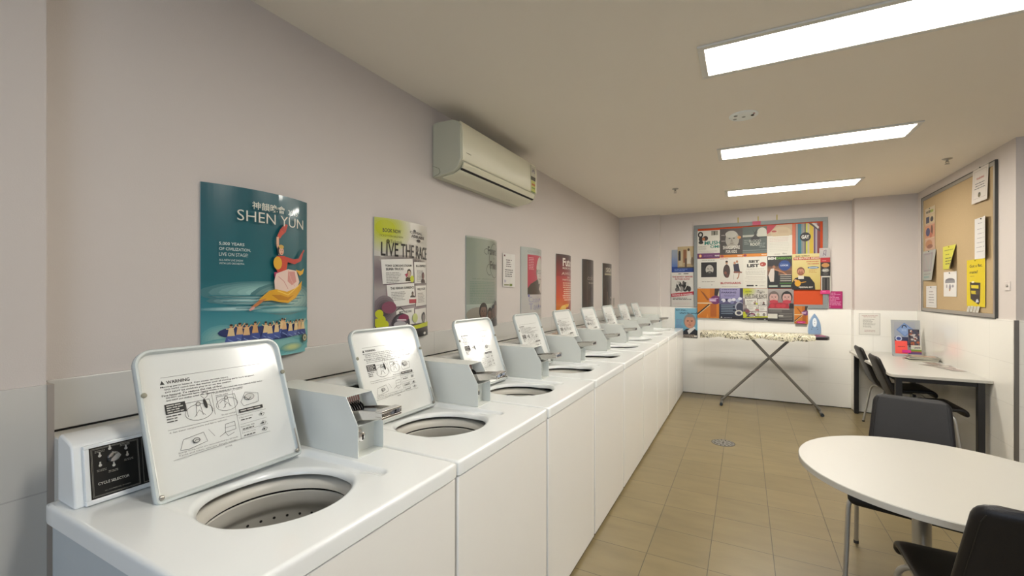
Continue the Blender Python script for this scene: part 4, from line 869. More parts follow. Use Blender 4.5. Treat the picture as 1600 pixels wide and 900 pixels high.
def a(p, w, h):
    p.rect(0, 0, w, h, '#3f3c3a', '#8f8884'); p.rect(0, h*.55, w, h*.45, '#7d7371', '#a09894')
    for cx, hair in ((.24, '#6a5f5a'), (.74, '#1f1c1c')):
        p.head(w*cx, h*.73, w*.235, '#c09a92', hair, hcover=.4); p.ell(w*cx, h*.60, w*.17, h*.06, '#b53a48')
    p.poly([(0, h*.40), (w*.85, h*.40), (w*.8, h*.55), (w*.5, h*.58), (w*.1, h*.55)], '#a02734'); p.poly([(w*.8, h*.3), (w, h*.3), (w, h*.55), (w*.85, h*.56)], '#1b191a')
    for cx in (.18, .42, .6): p.ell(w*cx, h*.48, w*.10, h*.06, '#b8303e')
    p.rect(0, 0, w, h*.40, '#33302f', '#5c5855'); p.rect(w*.04, h*.37, w*.8, h*.02, '#b9b4ac')
    for i in range(7): p.rect(w*(.05 if i < 2 else .45), h*(.33-.045*i), w*.5, h*.012, '#8f8a84')
    p.rect(0, h*.09, w*.38, h*.14, '#d2cfc5'); p.rect(w*.42, h*.15, w*.18, h*.04, '#bdb9b0')
bp(.272, .566, 1.062, 1.492, a, 'poster with two men face to camera above red and grey')
bp(.572, .718, 1.040, 1.268, lambda p, w, h: orange_art(p, w, h, True), 'small orange leaflet with pink sticker below the board', name='event_leaflet')
p = Print(.125, .05); p.rect(0, 0, .125, .05, '#aaa69e')
leaflet('paper_slip', (.585, YF-.014, 1.0), (1, 0, 0), (0, 0, 1), p, 'grey paper slip under the small orange leaflet', 'paper')
# beside the board
YW = YF-.003; YT = YF-.0125
def a(p, w, h):
    p.rect(0, 0, w, h, '#4d6ba5', '#a9b2bd'); p.rect(0, 0, w, h*.24, '#1d3f8a'); p.lines(w*.12, h*.12, w*.6, 2, h*.06, h*.025, '#7f97c9'); p.rect(0, h*.24, w*.3, h*.4, '#5674b0', '#8d9cba')
bp(-.944, -.642, 1.736, 2.066, a, 'blue-edged poster left of the board, partly covered', y=YW, group=None, name='event_poster')
def a(p, w, h):
    p.rect(0, 0, w, h, '#a8926e', '#c4ae84'); p.rect(w*.1, h*.1, w*.2, h*.8, '#b8a98a'); p.ell(w*.12, h*.75, w*.07, h*.06, '#3d342c'); p.rect(w*.05, h*.35, w*.14, h*.36, '#2f2c30')
    p.rect(w*.35, h*.25, w*.2, h*.6, '#8b5c3c'); p.ell(w*.68, h*.85, w*.07, h*.06, '#4c3b30'); p.poly([(w*.58, h*.2), (w*.86, h*.2), (w*.78, h*.78), (w*.6, h*.78)], '#d2cab8'); p.rect(w*.45, h*.05, w*.12, h*.4, '#5a4638'); p.ell(w*.9, h*.3, w*.09, h*.2, '#7c6a54'); p.rect(0, 0, w, h*.05, '#4b4a48')
bp(-.862, -.642, 1.796, 2.108, a, 'small sepia picture stuck over the blue-edged poster', y=YW-.0025, group=None, name='picture_print', cat='picture')
def a(p, w, h):
    p.rect(0, 0, w, h, '#cfcbc4', '#d5d2ca'); p.ell(w*.38, h*.965, w*.08, h*.012, '#55514d'); p.rect(w*.55, h*.955, w*.22, h*.022, '#2b2928'); p.text('THE BAWDY GENDER', w*.04, h*.855, h*.045, '#a3303a', w=w*.92, bold=.04); p.text('PICTURE SHOW', w*.17, h*.785, h*.045, '#a3303a', w=w*.66, bold=.04)
    for x, y, rx, ry, c in ((.35, .60, .13, .14, '#3c3938'), (.62, .58, .15, .14, '#1e1c1c'), (.30, .70, .08, .05, '#b3afa8'), (.45, .52, .1, .08, '#8f8b86'), (.72, .66, .07, .05, '#c9c5be'), (.80, .52, .08, .08, '#2c2a2a'), (.55, .70, .05, .06, '#55524f'), (.25, .50, .08, .06, '#5f5c59')): p.ell(w*x, h*y, w*rx, h*ry, c)
    p.line([(w*.25, h*.72), (w*.42, h*.50)], w*.03, '#dedad4'); p.line([(w*.75, h*.70), (w*.6, h*.5)], w*.03, '#d0ccc6')
    p.poly([(0, h*.28), (w, h*.35), (w, h*.45), (0, h*.38)], '#b02838'); p.text('BOUND & GAGGED', w*.05, h*.315, h*.05, '#dcc5c4', w=w*.9, bold=.04, rot=3); p.lines(w*.06, h*.24, w*.88, 2, h*.035, h*.018, '#3c3a38'); p.lines(w*.06, h*.1, w*.88, 2, h*.035, h*.008, '#c7a8ac')
bp(-.948, -.642, 1.238, 1.730, a, 'white and red poster with black figures left of the board', y=YT-.001, group=None, name='event_poster')
def a(p, w, h):
    p.rect(0, 0, w, h, '#6cabc6', '#7fb6cd'); p.text("Isn't that...", w*.04, h*.91, h*.055, '#1c3444', w=w*.5, bold=.02); p.text("what's his name?", w*.20, h*.81, h*.055, '#1c3444', w=w*.78, bold=.03); p.lines(w*.05, h*.6, w*.3, 8, h*.04, h*.016, '#7f89b5')
    p.poly([(w*.32, 0), (w, 0), (w, h*.25), (w*.84, h*.32), (w*.5, h*.30), (w*.34, h*.2)], '#20222c'); p.poly([(w*.62, h*.12), (w*.92, h*.34), (w*.8, h*.40), (w*.55, h*.24)], '#e0ddd8'); p.poly([(w*.6, h*.06), (w*.78, h*.22), (w*.68, h*.04)], '#1a1a22'); p.head(w*.66, h*.54, w*.31, '#d0957a', '#8c8b89', hcover=.4, hr=1.12)
    p.rect(w*.1+w*.22, h*.02, w*.62, h*.11, '#2a2422'); p.lines(w*.34, h*.09, w*.6, 3, h*.035, h*.016, '#c9b9a8'); p.rect(w*.85, h*.03, w*.12, h*.06, '#d6d3ca')
bp(-.896, -.592, .790, 1.216, a, 'light blue poster with grey-haired man in a suit, left of ironing board', y=YT-.0015, group=None, name='event_poster')
def a(p, w, h): p.rect(0, 0, w, h, '#b5b1b2', '#c2bdb9'); p.line([(w*.35, h*.2), (w*.45, h*.75), (w*.65, h*.8), (w*.6, h*.2), (w*.4, h*.5)], w*.05, '#6a5c74'); p.rect(w*.1, h*.86, w*.3, h*.05, '#d28a74')
G2 = 'small cards stuck down the right side of the board'
bp(.840, .950, 1.884, 2.004, a, 'pale grey card with scribbled figure, top of the side cards', y=YQ-.008, group=G2, name='small_card', cat='card')
def a(p, w, h): p.rect(0, 0, w, h, '#b3262e'); p.lines(w*.2, h*.3, w*.6, 1, 1, h*.1, '#e0a8a4'); p.rect(0, 0, w, h*.08, '#5a2a24')
bp(.850, .952, 1.822, 1.887, a, 'red card below the pale grey card', y=YQ-.0075, group=G2, name='small_card', cat='card')
def a(p, w, h): p.rect(0, 0, w, h, '#1f1c1b', '#2a2220'); p.ell(w*.5, h*.80, w*.40, h*.16, '#c08a4a'); p.ell(w*.5, h*.42, w*.38, h*.14, '#8f8c86'); p.text('EAT', w*.25, h*.36, h*.12, '#d9d6cc', w=w*.5, bold=.04); p.ell(w*.5, h*.16, w*.3, h*.1, '#4a4644')
bp(.852, .955, 1.652, 1.822, a, 'black card with orange top, third of the side cards', y=YQ-.007, group=G2, name='small_card', cat='card')
def a(p, w, h): p.rect(0, 0, w, h, '#c5c1b8'); p.rect(w*.12, h*.1, w*.78, h*.82, '#33302e'); p.rect(w*.25, h*.15, w*.12, h*.7, '#57524e'); p.rect(w*.45, h*.1, w*.12, h*.75, '#1d1b1a'); p.rect(w*.66, h*.15, w*.1, h*.7, '#625d58')
bp(.858, .958, 1.446, 1.652, a, 'white-bordered card with dark picture, fourth of the side cards', y=YQ-.0065, group=G2, name='small_card', cat='card')
def a(p, w, h): p.rect(0, 0, w, h, '#d6337d'); p.lines(w*.2, h*.5, w*.6, 1, 1, h*.2, '#eb86b0')
bp(.850, .950, 1.425, 1.472, a, 'bright pink sticky slip below the side cards', y=YQ-.010, group=None, name='sticky_slip', cat='sticky note')
def a(p, w, h): p.rect(0, 0, w, h, '#b01868', '#b51c6c'); p.lines(w*.05, h*.88, w*.85, 9, h*.085, h*.03, '#e3a2c6', .5); p.rect(w*.03, h*.08, w*.08, h*.03, '#e9b9d3')
bp(.944, 1.082, 1.242, 1.458, a, 'magenta flyer with white text right of the board', y=YT-.001, group=None, name='event_flyer', cat='flyer')
def a(p, w, h): p.rect(0, 0, w, h, '#d0476c', '#c23f64')
bp(.095, .192, 2.352, 2.402, a, 'pink sticky note on the top edge of the board frame', y=YQ-.001, group=None, name='sticky_note', cat='sticky note')
for (x, z0, z1, lb) in ((-.078, 2.40, 2.475, 'yellow tape strip left of the pink note above the board'), (.163, 2.405, 2.470, 'yellow tape strip just above the pink note'), (.380, 2.405, 2.475, 'yellow tape strip right of the pink note above the board')):
    bp(x-.006, x+.006, z0, z1, lambda p, w, h: p.rect(0, 0, w, h, '#c2b048'), lb, y=YF-.002, group=None, name='tape_strip', cat='tape')

# ------------------------------------------------------------------ ironing board and iron
bx0, bx1, byc, bw, bz_ = -.515, .735, 6.37, .185, .932
t = thing('ironing_board', 'ironing board with cream printed cover on crossed grey legs', 'ironing board', (.13, byc, 0))
ox = .13
M_cover = bpy.data.materials.new('ironing_cover_cloth'); M_cover.use_nodes = True; nt = M_cover.node_tree; b = nt.nodes['Principled BSDF']
tc = nt.nodes.new('ShaderNodeTexCoord'); v1 = nt.nodes.new('ShaderNodeTexNoise'); v1.inputs['Scale'].default_value = 12; v1.inputs['Detail'].default_value = 2; v1.inputs['Distortion'].default_value = 1.2
nt.links.new(tc.outputs['Object'], v1.inputs['Vector'])
cr = nt.nodes.new('ShaderNodeValToRGB'); nt.links.new(v1.outputs['Fac'], cr.inputs[0]); e = cr.color_ramp.elements
e[0].position = 0; e[0].color = (.66, .62, .47, 1); e[1].position = 1; e[1].color = (.66, .62, .47, 1)
CR = (.68, .64, .50, 1); DK = (.06, .055, .04, 1); OL = (.40, .37, .22, 1)
for ps, c in ((.33, CR), (.335, DK), (.375, DK), (.38, CR), (.43, CR), (.435, OL), (.46, OL), (.465, CR), (.54, CR), (.545, DK), (.585, DK), (.59, OL), (.62, OL), (.63, CR)):
    n_ = e.new(ps); n_.color = c
nt.links.new(cr.outputs[0], b.inputs['Base Color']); b.inputs['Roughness'].default_value = .85
def plan(x, s):    # half width of the board along its length
    L = bx1-bx0; q = (x-bx0)/L
    hw = bw
    if q < .22: hw = bw*(.72+.28*sin(pi/2*min(1, q/.22)))
    return hw
NX = 60; rings = []
random.seed(11)
bm = bmesh.new()
def cover_ring(x, hw, fade=1):
    wv = .006*sin(x*23)+.004*sin(x*51+1); dr = .068+.010*sin(x*13+2)+.005*sin(x*31)+wv*.6
    P = []
    for s in (-1, 1):
        pass
    pts = [(-hw+.006*sin(x*33), -dr), (-hw-.006, -.020), (-hw+.004, -.003), (-hw+.02, .001), (0, .002), (hw-.02, .001), (hw-.004, -.003), (hw+.006, -.020), (hw-.006*sin(x*27), -dr)]
    inner = [(hw-.014, -dr+.001), (hw-.012, -.022), (0, -.020), (-hw+.012, -.022), (-hw+.014, -dr+.001)]
    return [Vector((x-ox, a, bz_+z)) for a, z in pts+inner]
for i in range(NX+1):
    x = bx0+(bx1-bx0)*i/NX; rings.append(cover_ring(x, plan(x, 0)))
loft(bm, rings); bmesh.ops.recalc_face_normals(bm, faces=bm.faces); obj('cover', bm, M_cover, t, smooth=60)
bm = bmesh.new(); tube(bm, [(bx0+.055+.022*cos(R(k))-ox, -bw*.72-.012, bz_-.050+.014*sin(R(k))) for k in range(0, 361, 24)], .003, 6); tube(bm, [(bx0+.10+.022*cos(R(k))-ox, -bw*.80-.014, bz_-.062+.014*sin(R(k))) for k in range(0, 361, 24)], .003, 6)
tube(bm, [(bx0+.03-ox, -bw*.72-.012, bz_-.062), (bx0+.12-ox, -bw*.84-.012, bz_-.045)], .003, 6); obj('cover_drawstring', bm, M_black, t, smooth=True)
M_rest = mat('dark_mauve_plastic', (.05, .045, .055), .4)
bm = bmesh.new(); out = [(.60, -.15), (.78, -.14), (.86, -.11), (.885, -.05), (.885, .05), (.86, .11), (.78, .14), (.60, .15)]
loft(bm, [[Vector((a-ox, b_*.92, bz_-.050)) for a, b_ in out], [Vector((a-ox, b_*1.03, bz_-.022)) for a, b_ in out], [Vector((a-ox, b_*.98, bz_-.010)) for a, b_ in out]]); bmesh.ops.recalc_face_normals(bm, faces=bm.faces); ir = obj('iron_rest', bm, M_rest, t, bevel=.003)
bm = bmesh.new(); box(bm, .745-ox, .845-ox, -.09, .09, bz_-.0105, bz_-.004); obj('rest_pad', bm, mat('pink_silicone', (.30, .07, .15), .5), ir, bevel=.002)
bm = bmesh.new(); box(bm, bx0+.35-ox, .55-ox, -.02, .02, bz_-.038, bz_-.024); box(bm, .02-ox, .10-ox, -.06, .06, bz_-.055, bz_-.024); box(bm, .44-ox, .60-ox, -.10, .10, bz_-.048, bz_-.030); obj('underframe', bm, M_dkfr, t, bevel=.002)
# crossed legs, each a tube with a cross foot
M_ileg = mat('grey_leg_paint', (.20, .19, .165), .4, .4)
def cross_leg(xt, xb, yo, name_lab=None):
    bm = bmesh.new(); tube(bm, [(xt-ox, yo, bz_-.060), (xb-ox, yo, .035)], .0165, 12); l = obj('leg', bm, M_ileg, t, smooth=True)
    bm = bmesh.new(); tube(bm, [(xb-ox, -.155, .018), (xb-ox, .155, .018)], .015, 12); obj('cross_foot', bm, M_ileg, l, smooth=True)
    bm = bmesh.new()
    for s in (-1, 1): lathe(bm, [(.018, -.026), (.0185, .026)], seg=16, M=Matrix.Translation((xb-ox, s*.165, .0185)) @ Matrix.Rotation(pi/2, 4, 'X'))
    obj('rubber_cap', bm, mat('blue_black_rubber', (.012, .02, .028), .5), l, smooth=True)
cross_leg(.065, .800, -.022); cross_leg(.505, -.262, .022)
# iron
M_iron = mat('iron_blue_plastic', (.42, .50, .60), .25, coat=.3); M_sole = mat('iron_soleplate', (.24, .34, .47), .25, .3); M_iw = mat('iron_white_plastic', (.68, .71, .74), .3)
t = thing('clothes_iron', 'pale blue steam iron standing upright on the ironing board end', 'iron', (.741, 6.36, bz_+.003))
def sole(s, n=14):
    hw, hh = .062*s, .255
    L = [(-hw*.92, .012), (-hw, .03)]+[(-hw*(1-(k/n)**2.7), .03+(hh-.03)*k/n*1.0) for k in range(1, n)]
    Rr = [(-a, b_) for a, b_ in L[::-1]]
    return L+[(0, hh)]+Rr
bm = bmesh.new(); S = sole(1.0); loft(bm, [[Vector((a, -.034, z)) for a, z in S], [Vector((a, -.028, z)) for a, z in S]]); bmesh.ops.recalc_face_normals(bm, faces=bm.faces); obj('soleplate', bm, M_sole, t, bevel=.002)
bm = bmesh.new(); S2 = [(a*1.08, max(0, z*1.01)) for a, z in S]; S3 = [(a*.95, .0+z*.93) for a, z in S]; S4 = [(a*.7, z*.80) for a, z in S]
loft(bm, [[Vector((a, -.028, z)) for a, z in S2], [Vector((a, -.005, z)) for a, z in S2], [Vector((a, .03, z)) for a, z in S3], [Vector((a, .05, z)) for a, z in S4]]); bmesh.ops.recalc_face_normals(bm, faces=bm.faces); obj('body', bm, M_iron, t, smooth=50)
bm = bmesh.new(); S5 = [(.022*cos(R(k)), .150+.055*sin(R(k))) for k in range(0, 360, 20)]; loft(bm, [[Vector((a, -.034, z)) for a, z in S5], [Vector((a, -.0365, z)) for a, z in S5]]); bmesh.ops.recalc_face_normals(bm, faces=bm.faces); obj('centre_plate', bm, M_iw, t)
bm = bmesh.new()
for (a, z) in ((0, .135), (0, .165), (-.022, .095), (.022, .095), (-.03, .07), (.03, .07)): lathe(bm, [(.0045, 0), (.0045, .0008)], seg=10, M=Matrix.Translation((a, -.0367, z)) @ Matrix.Rotation(pi/2, 4, 'X'))
obj('steam_hole', bm, M_dark, t)
bm = bmesh.new(); tube(bm, bez([((0, .045, .03), 0), ((0, .098, .035), .03), ((0, .098, .175), .04), ((0, .045, .195), 0)]), .013, 14); obj('handle', bm, M_iw, t, smooth=True)
bm = bmesh.new(); box(bm, -.055, .055, -.028, .075, 0, .012); obj('heel', bm, M_iw, t, bevel=.003)

# ------------------------------------------------------------------ floor drain
t = thing('floor_drain', 'round grey slotted drain cover in the tiled floor', 'drain', (-.181, 4.672, 0))
bm = bmesh.new(); lathe(bm, [(.105, 0), (.105, .0012), (.098, .0018), (.096, .0004)], seg=48, cap0=False, cap1=False); obj('rim', bm, M_dkfr, t, smooth=True)
bm = bmesh.new(); lathe(bm, [(.096, .0), (.096, .0022), (.05, .0026)], seg=48, cap0=False)
for ring_, n in ((.078, 14), (.045, 8)):
    for k in range(n):
        M = Matrix.Rotation(2*pi*k/n, 4, 'Z'); box(bm, ring_-.010, ring_+.010, -.005, .005, .0022, .0029, 1, M=M)
lathe(bm, [(.010, .0025), (.010, .0031)], seg=16, mi=1); obj('grate', bm, [mat('drain_metal', (.24, .235, .22), .4, .5), M_dark], t)

# ------------------------------------------------------------------ round table
TX, TY, TR_, TH = .695, 2.345, .479, .722
t = thing('round_table', 'round white pedestal table in the right foreground', 'table', (TX, TY, 0))
bm = bmesh.new(); lathe(bm, [(TR_-.004, TH-.026), (TR_, TH-.024), (TR_, TH-.0025), (TR_-.0025, TH)], seg=128)
for f in bm.faces: f.material_index = 0 if abs(f.normal.z) > .5 and f.calc_center_median().z > TH-.01 else 1
bm.normal_update()
for f in bm.faces: f.material_index = 0 if f.calc_center_median().z > TH-.003 else 1
obj('tabletop', bm, [M_top, M_edge], t, smooth=30)
cxo, cyo = -.045, .06
bm = bmesh.new(); lathe(bm, [(.031, .02), (.031, TH-.03)], cxo, cyo, 40); obj('pedestal', bm, M_silver, t, smooth=True)
bm = bmesh.new(); lathe(bm, [(.25, 0), (.25, .006), (.22, .014), (.06, .024), (.05, .03)], cxo, cyo, 64); obj('base', bm, M_silver, t, smooth=True)
bm = bmesh.new()
for k in range(4):
    M = Matrix.Translation((cxo, cyo, 0)) @ Matrix.Rotation(k*pi/2+.5, 4, 'Z'); box(bm, .03, .30, -.015, .015, TH-.050, TH-.026, M=M)
obj('support_arm', bm, M_dkfr, t, bevel=.002)

# ------------------------------------------------------------------ chairs (front is +x)
def make_chair(label, group, shell=None):
    t = thing('upholstered_chair', label, 'chair', group=group)
    path = bez([((.235, 0, .405), 0), ((.225, 0, .462), .05), ((-.19, 0, .440), .13), ((-.345, 0, .865), 0)], 12)
    # resample
    D = [0]
    for a_, b_ in zip(path, path[1:]): D.append(D[-1]+(b_-a_).length)
    def at(d):
        d = min(max(d, 0), D[-1])
        for i in range(len(D)-1):
            if D[i+1] >= d:
                q = (d-D[i])/max(1e-9, D[i+1]-D[i]); return path[i].lerp(path[i+1], q)
        return path[-1]
    tot = D[-1]; mid = .475*tot
    def part(d0, d1, w0, w1, r0, r1, T, name, m, off=0):
        N = 26; Kx = 22; bm = bmesh.new(); rings = []
        for i in range(N+1):
            f = i/N
            d = d0+(d1-d0)*(.5-.5*cos(pi*f)); p = at(d); tg = (at(d+.004)-at(d-.004)).normalized(); nn = Vector((tg.z, 0, -tg.x))   # upward / forward side
            if nn.z < 0 and abs(tg.z) < .5: nn = -nn
            nn = Vector((tg.z, 0, -tg.x))
            if nn.dot(Vector((.5, 0, 1))) < 0: nn = -nn
            hw = w0+(w1-w0)*(d-d0)/(d1-d0)
            for rr, e_ in ((r0, d-d0), (r1, d1-d)):
                if rr and e_ < rr: hw -= rr-math.sqrt(max(0, rr*rr-(rr-e_)**2))
            edge = min(1, max(.12, min(d-d0, d1-d)/.014)); edge = math.sqrt(edge)
            ring = []
            for k in range(Kx):
                a_ = 2*pi*k/Kx; c_, s_ = cos(a_), sin(a_)
                yy = hw*math.copysign(abs(c_)**.28, c_); hh = T/2*edge*math.copysign(abs(s_)**.6, s_)
                dish = -.012*(1-(yy/max(hw, .01))**2) if name == 'backrest' else -.006*(1-(yy/max(hw, .01))**2)
                ring.append(p+Vector((0, yy, 0))+nn*(hh+dish+off))
            rings.append(ring)
        loft(bm, rings); bmesh.ops.recalc_face_normals(bm, faces=bm.faces); o = obj(name, bm, m, t, smooth='all'); return o
    st = part(.0, mid+.01, .222, .195, .035, 0, .040, 'seat', M_leather)
    bk = part(mid-.01, tot,   .192, .160, 0, .045, .034, 'backrest', shell or M_leather)
    # stitched piping round the back
    dd = [mid+.07+(tot-.022-mid-.07)*i/14 for i in range(15)]
    for s in (-1, 1):
        for side in (1, -1):
            pp = []
            for d in dd:
                p_ = at(d); tg = (at(d+.004)-at(d-.004)).normalized(); nn = Vector((tg.z, 0, -tg.x))
                if nn.dot(Vector((.5, 0, 1))) < 0: nn = -nn
                hw = .192+(.160-.192)*(d-mid)/(tot-mid)-.018; ee = tot-d
                if ee < .045: hw -= .045-math.sqrt(max(0, .045**2-(.045-ee)**2))
                pp.append(p_+Vector((0, s*hw, 0))+nn*(side*.0158-.0022))
            bm = bmesh.new(); tube(bm, pp, .0016, 6); obj('piping', bm, M_black, bk, smooth=True)
    # tubular legs: each leaves the seat underside, runs out and bends down
    for sx in (1, -1):
        for sy in (1, -1):
            xt = .165*sx-.02; foot = Vector((.215*sx-.02-(.02 if sx < 0 else 0), .232*sy, .0))
            P = bez([((xt-.06*sx, .10*sy, .4225), 0), ((xt+.0*sx, .222*sy, .4185), .07), ((foot.x, foot.y, .012), 0)], 10)
            bm = bmesh.new(); tube(bm, P, .0105, 12); lg = obj('leg', bm, M_silver, t, smooth=True)
            bm = bmesh.new(); lathe(bm, [(.0125, 0), (.0125, .014), (.011, .016)], foot.x, foot.y, 14); obj('rubber_foot', bm, M_black, lg, smooth=True)
    bm = bmesh.new(); box(bm, -.13, .13, -.11, .11, .409, .421); obj('seat_bracket', bm, M_dkfr, t, bevel=.003)
    return t
ch = make_chair('black leather chair behind the round table, its back to the desk', 'black upholstered chairs', M_leather)
def put(c, x, y, ang): c.location = (x, y, 0); c.rotation_euler = (0, 0, ang)
put(ch, .725, 2.865, math.atan2(-.96, -.27))
c2 = dup(ch, None, 'black leather chair in the right foreground, seen from behind'); put(c2, .735, 2.02, R(88))
c3 = dup(ch, None, 'chair at the desk nearest the far wall'); put(c3, 1.43, 5.95, 0)
c4 = dup(ch, None, 'chair at the desk just behind the round table chair'); put(c4, 1.405, 5.19, 0)

# ------------------------------------------------------------------ desk against the right wall
DZ = .740; dx0, dx1, dy0, dy1 = 1.115, XR-.012, 4.88, 6.61
t = thing('study_desk', 'pale grey desk with black legs against the right wall', 'desk', ((dx0+dx1)/2, (dy0+dy1)/2, 0)); hx, hy = (dx1-dx0)/2, (dy1-dy0)/2
bm = bmesh.new(); P = rrect(2*hx, 2*hy, (.05, .004, .004, .05), 6, -hx, -hy); loft(bm, [[Vector((a_, b_, DZ-.024)) for a_, b_ in P], [Vector((a_, b_, DZ)) for a_, b_ in P]]); bmesh.ops.recalc_face_normals(bm, faces=bm.faces)
for f in bm.faces: f.material_index = 0 if f.normal.z > .5 else 1
obj('desktop', bm, [M_desk, M_edge], t, bevel=.002)
for sx, sy in ((-1, -1), (1, -1), (-1, 1), (1, 1)):
    xx, yy = sx*(hx-.065), sy*(hy-.055)
    if sx > 0: xx = hx-.055
    bm = bmesh.new(); box(bm, xx-.022, xx+.022, yy-.022, yy+.022, 0.008, DZ-.025); box(bm, xx-.018, xx+.018, yy-.018, yy+.018, 0, .008); obj('leg', bm, M_black, t, bevel=.003)
bm = bmesh.new()
for s in (-1, 1): box(bm, -hx+.087, hx-.077, s*(hy-.055)-.012, s*(hy-.055)+.012, DZ-.064, DZ-.0245); box(bm, s*(hx-.06)-.012, s*(hx-.06)+.012, -hy+.077, hy-.077, DZ-.064, DZ-.0245)
obj('apron_frame', bm, M_black, t, bevel=.002)
# display stand with leaflets
SX, SY = 1.585, 6.385
t = thing('leaflet_stand', 'grey upright leaflet stand on the far end of the desk', 'leaflet stand', (SX, SY, DZ))
tilt = .14
def SP(u, v, n): return Vector((u, -.06+v*tilt-n*.99, v*.99-n*tilt*0))
M_standg = mat('grey_acrylic', (.36, .37, .37), .25)
bm = bmesh.new()
def sbox(u0, u1, v0, v1, n0, n1):
    vv = [bm.verts.new(SP(u, v, n)) for n in (n0, n1) for u, v in ((u0, v0), (u1, v0), (u1, v1), (u0, v1))]
    for f in [(0, 3, 2, 1), (4, 5, 6, 7), (0, 1, 5, 4), (1, 2, 6, 5), (2, 3, 7, 6), (3, 0, 4, 7)]: bm.faces.new([vv[i] for i in f])
sbox(-.125, .125, 0.002, .40, -.003, 0); bmesh.ops.recalc_face_normals(bm, faces=bm.faces); obj('back_plate', bm, M_standg, t)
bm = bmesh.new(); sbox(-.125, .125, .0, .012, 0, .045); sbox(-.125, .125, .012, .03, .042, .045); bmesh.ops.recalc_face_normals(bm, faces=bm.faces); obj('tray', bm, M_standg, t)
bm = bmesh.new(); prism(bm, [(-.06, 0), (.06, 0), (.045, .004), (-.02, .004)], 'x', -.08, .08); obj('foot', bm, M_standg, t)
SF = Vector((SX, SY, DZ))
def stand_leaf(u0, v0, w, h, n, art, label, name='leaflet', cat='leaflet'):
    p = Print(w, h); art(p, w, h); O = SF+SP(u0, v0, n)
    return leaflet(name, O, (1, 0, 0), (0, tilt, .99), p, label, cat, group=None, th=.0015)
def a(p, w, h):
    p.rect(0, 0, w, h, '#8f9bb0', '#a6a8ae'); p.rect(0, 0, w, h*.35, '#2b3358'); p.poly([(w*.1, h*.66), (w*.5, h*.96), (w*.95, h*.66), (w*.5, h*.36)], '#6f8cc0'); p.poly([(w*.18, h*.66), (w*.5, h*.90), (w*.86, h*.66), (w*.5, h*.42)], '#86a1cf'); p.line([(w*.38, h*.74), (w*.42, h*.84), (w*.54, h*.85), (w*.60, h*.76)], w*.05, '#1f2536'); p.lines(w*.36, h*.66, w*.26, 2, h*.05, h*.015, '#c4d0e6'); p.ell(w*.2, h*.28, w*.16, h*.12, '#c3cbdd'); p.ell(w*.2, h*.28, w*.11, h*.07, '#33468c')
stand_leaf(-.10, .12, .18, .26, .004, a, 'blue leaflet with diamond sign at the back of the stand')
def a(p, w, h):
    p.rect(0, 0, w, h, '#5a4a52', '#4a4450')
    random.seed(21)
    for i in range(34): p.ell(random.uniform(.1, .9)*w, random.uniform(.12, .92)*h, w*random.uniform(.06, .12), h*random.uniform(.03, .07), random.choice(('#8a4438', '#c9c2bd', '#38405a', '#b5603c', '#2c2a34', '#a58a7a', '#d6cfc8')))
    p.rect(w*.9, 0, w*.1, h, '#c9c9c2')
stand_leaf(.018, .10, .105, .20, .008, a, 'colourful crowd photo leaflet on the right of the stand')
def a(p, w, h): p.rect(0, 0, w, h*.5, '#6b8a2f', '#7d9a38'); p.rect(0, h*.5, w, h*.5, '#d6d3c2'); p.text('UNITE', w*.3, h*.62, h*.2, '#5a3a5c', w=w*.6, bold=.04); p.rect(0, 0, w, h*.12, '#8a3f7d')
stand_leaf(.035, .03, .088, .095, .014, a, 'small green and white card low on the stand', 'small_card', 'card')
def a(p, w, h): p.rect(0, 0, w, h, '#5d3f72', '#6a4880'); p.rect(0, h*.8, w, h*.2, '#b5513a')
stand_leaf(.01, .014, .112, .045, .018, a, 'purple card at the foot of the stand', 'small_card', 'card')
def a(p, w, h): p.rect(0, 0, w, h, '#ff5a4e', '#ff5c52'); p.lines(w*.22, h*.58, w*.6, 1, 1, h*.03, '#7c2a2c')
stand_leaf(-.102, .014, .105, .155, .024, a, 'salmon red card at the front left of the stand', 'bright_card', 'card')
def a(p, w, h): p.ell(w*.5, h*.5, w*.5, h*.5, '#dd1e88')
p = Print(.075, .032); p.rect(0, .006, .075, .020, '#d9258a'); p.ell(.0375, .016, .037, .015, '#e02a8f'); 
leaflet('sticky_slip', SF+SP(-.045, .040, .027), (1, 0, 0), (0, tilt, .99), p, 'magenta slip across the salmon card', 'sticky note', edge='#d9258a')
# booklets and papers on the desk
M_pages = mat('page_edges', '#cfc9b8', .8)
def booklet(x, y, z, w, d, th, rz, cover, label, extra=None):
    t = thing('booklet', label, 'booklet', (x, y, z), rz, 'booklets piled by the leaflet stand')
    obj('pages', bx(-w/2+.002, w/2-.002, -d/2+.002, d/2-.002, .0008, th-.0008), M_pages, t)
    p = Print(w, d); p.rect(0, 0, w, d, cover)
    if extra: extra(p, w, d)
    obj('cover', p.mesh(planar((-w/2, -d/2, th-.0006), (1, 0, 0), (0, 1, 0)), .0004, cover), M_gloss, t)
    obj('back_cover', bx(-w/2, w/2, -d/2, d/2, 0, .0008), mat('back_cover', cover, .4), t)
    return th
z = DZ; x, y = 1.615, 5.98
z += booklet(x-.01, y, z, .235, .17, .014, R(6), '#35423c', 'dark green booklet at the bottom of the desk pile')
z += booklet(x+.005, y+.005, z, .23, .16, .010, R(-4), '#8a8f86', 'grey-green booklet second from bottom of the desk pile')
z += booklet(x+.0, y, z, .235, .165, .013, R(3), '#3a4a3e', 'dark booklet third from bottom of the desk pile')
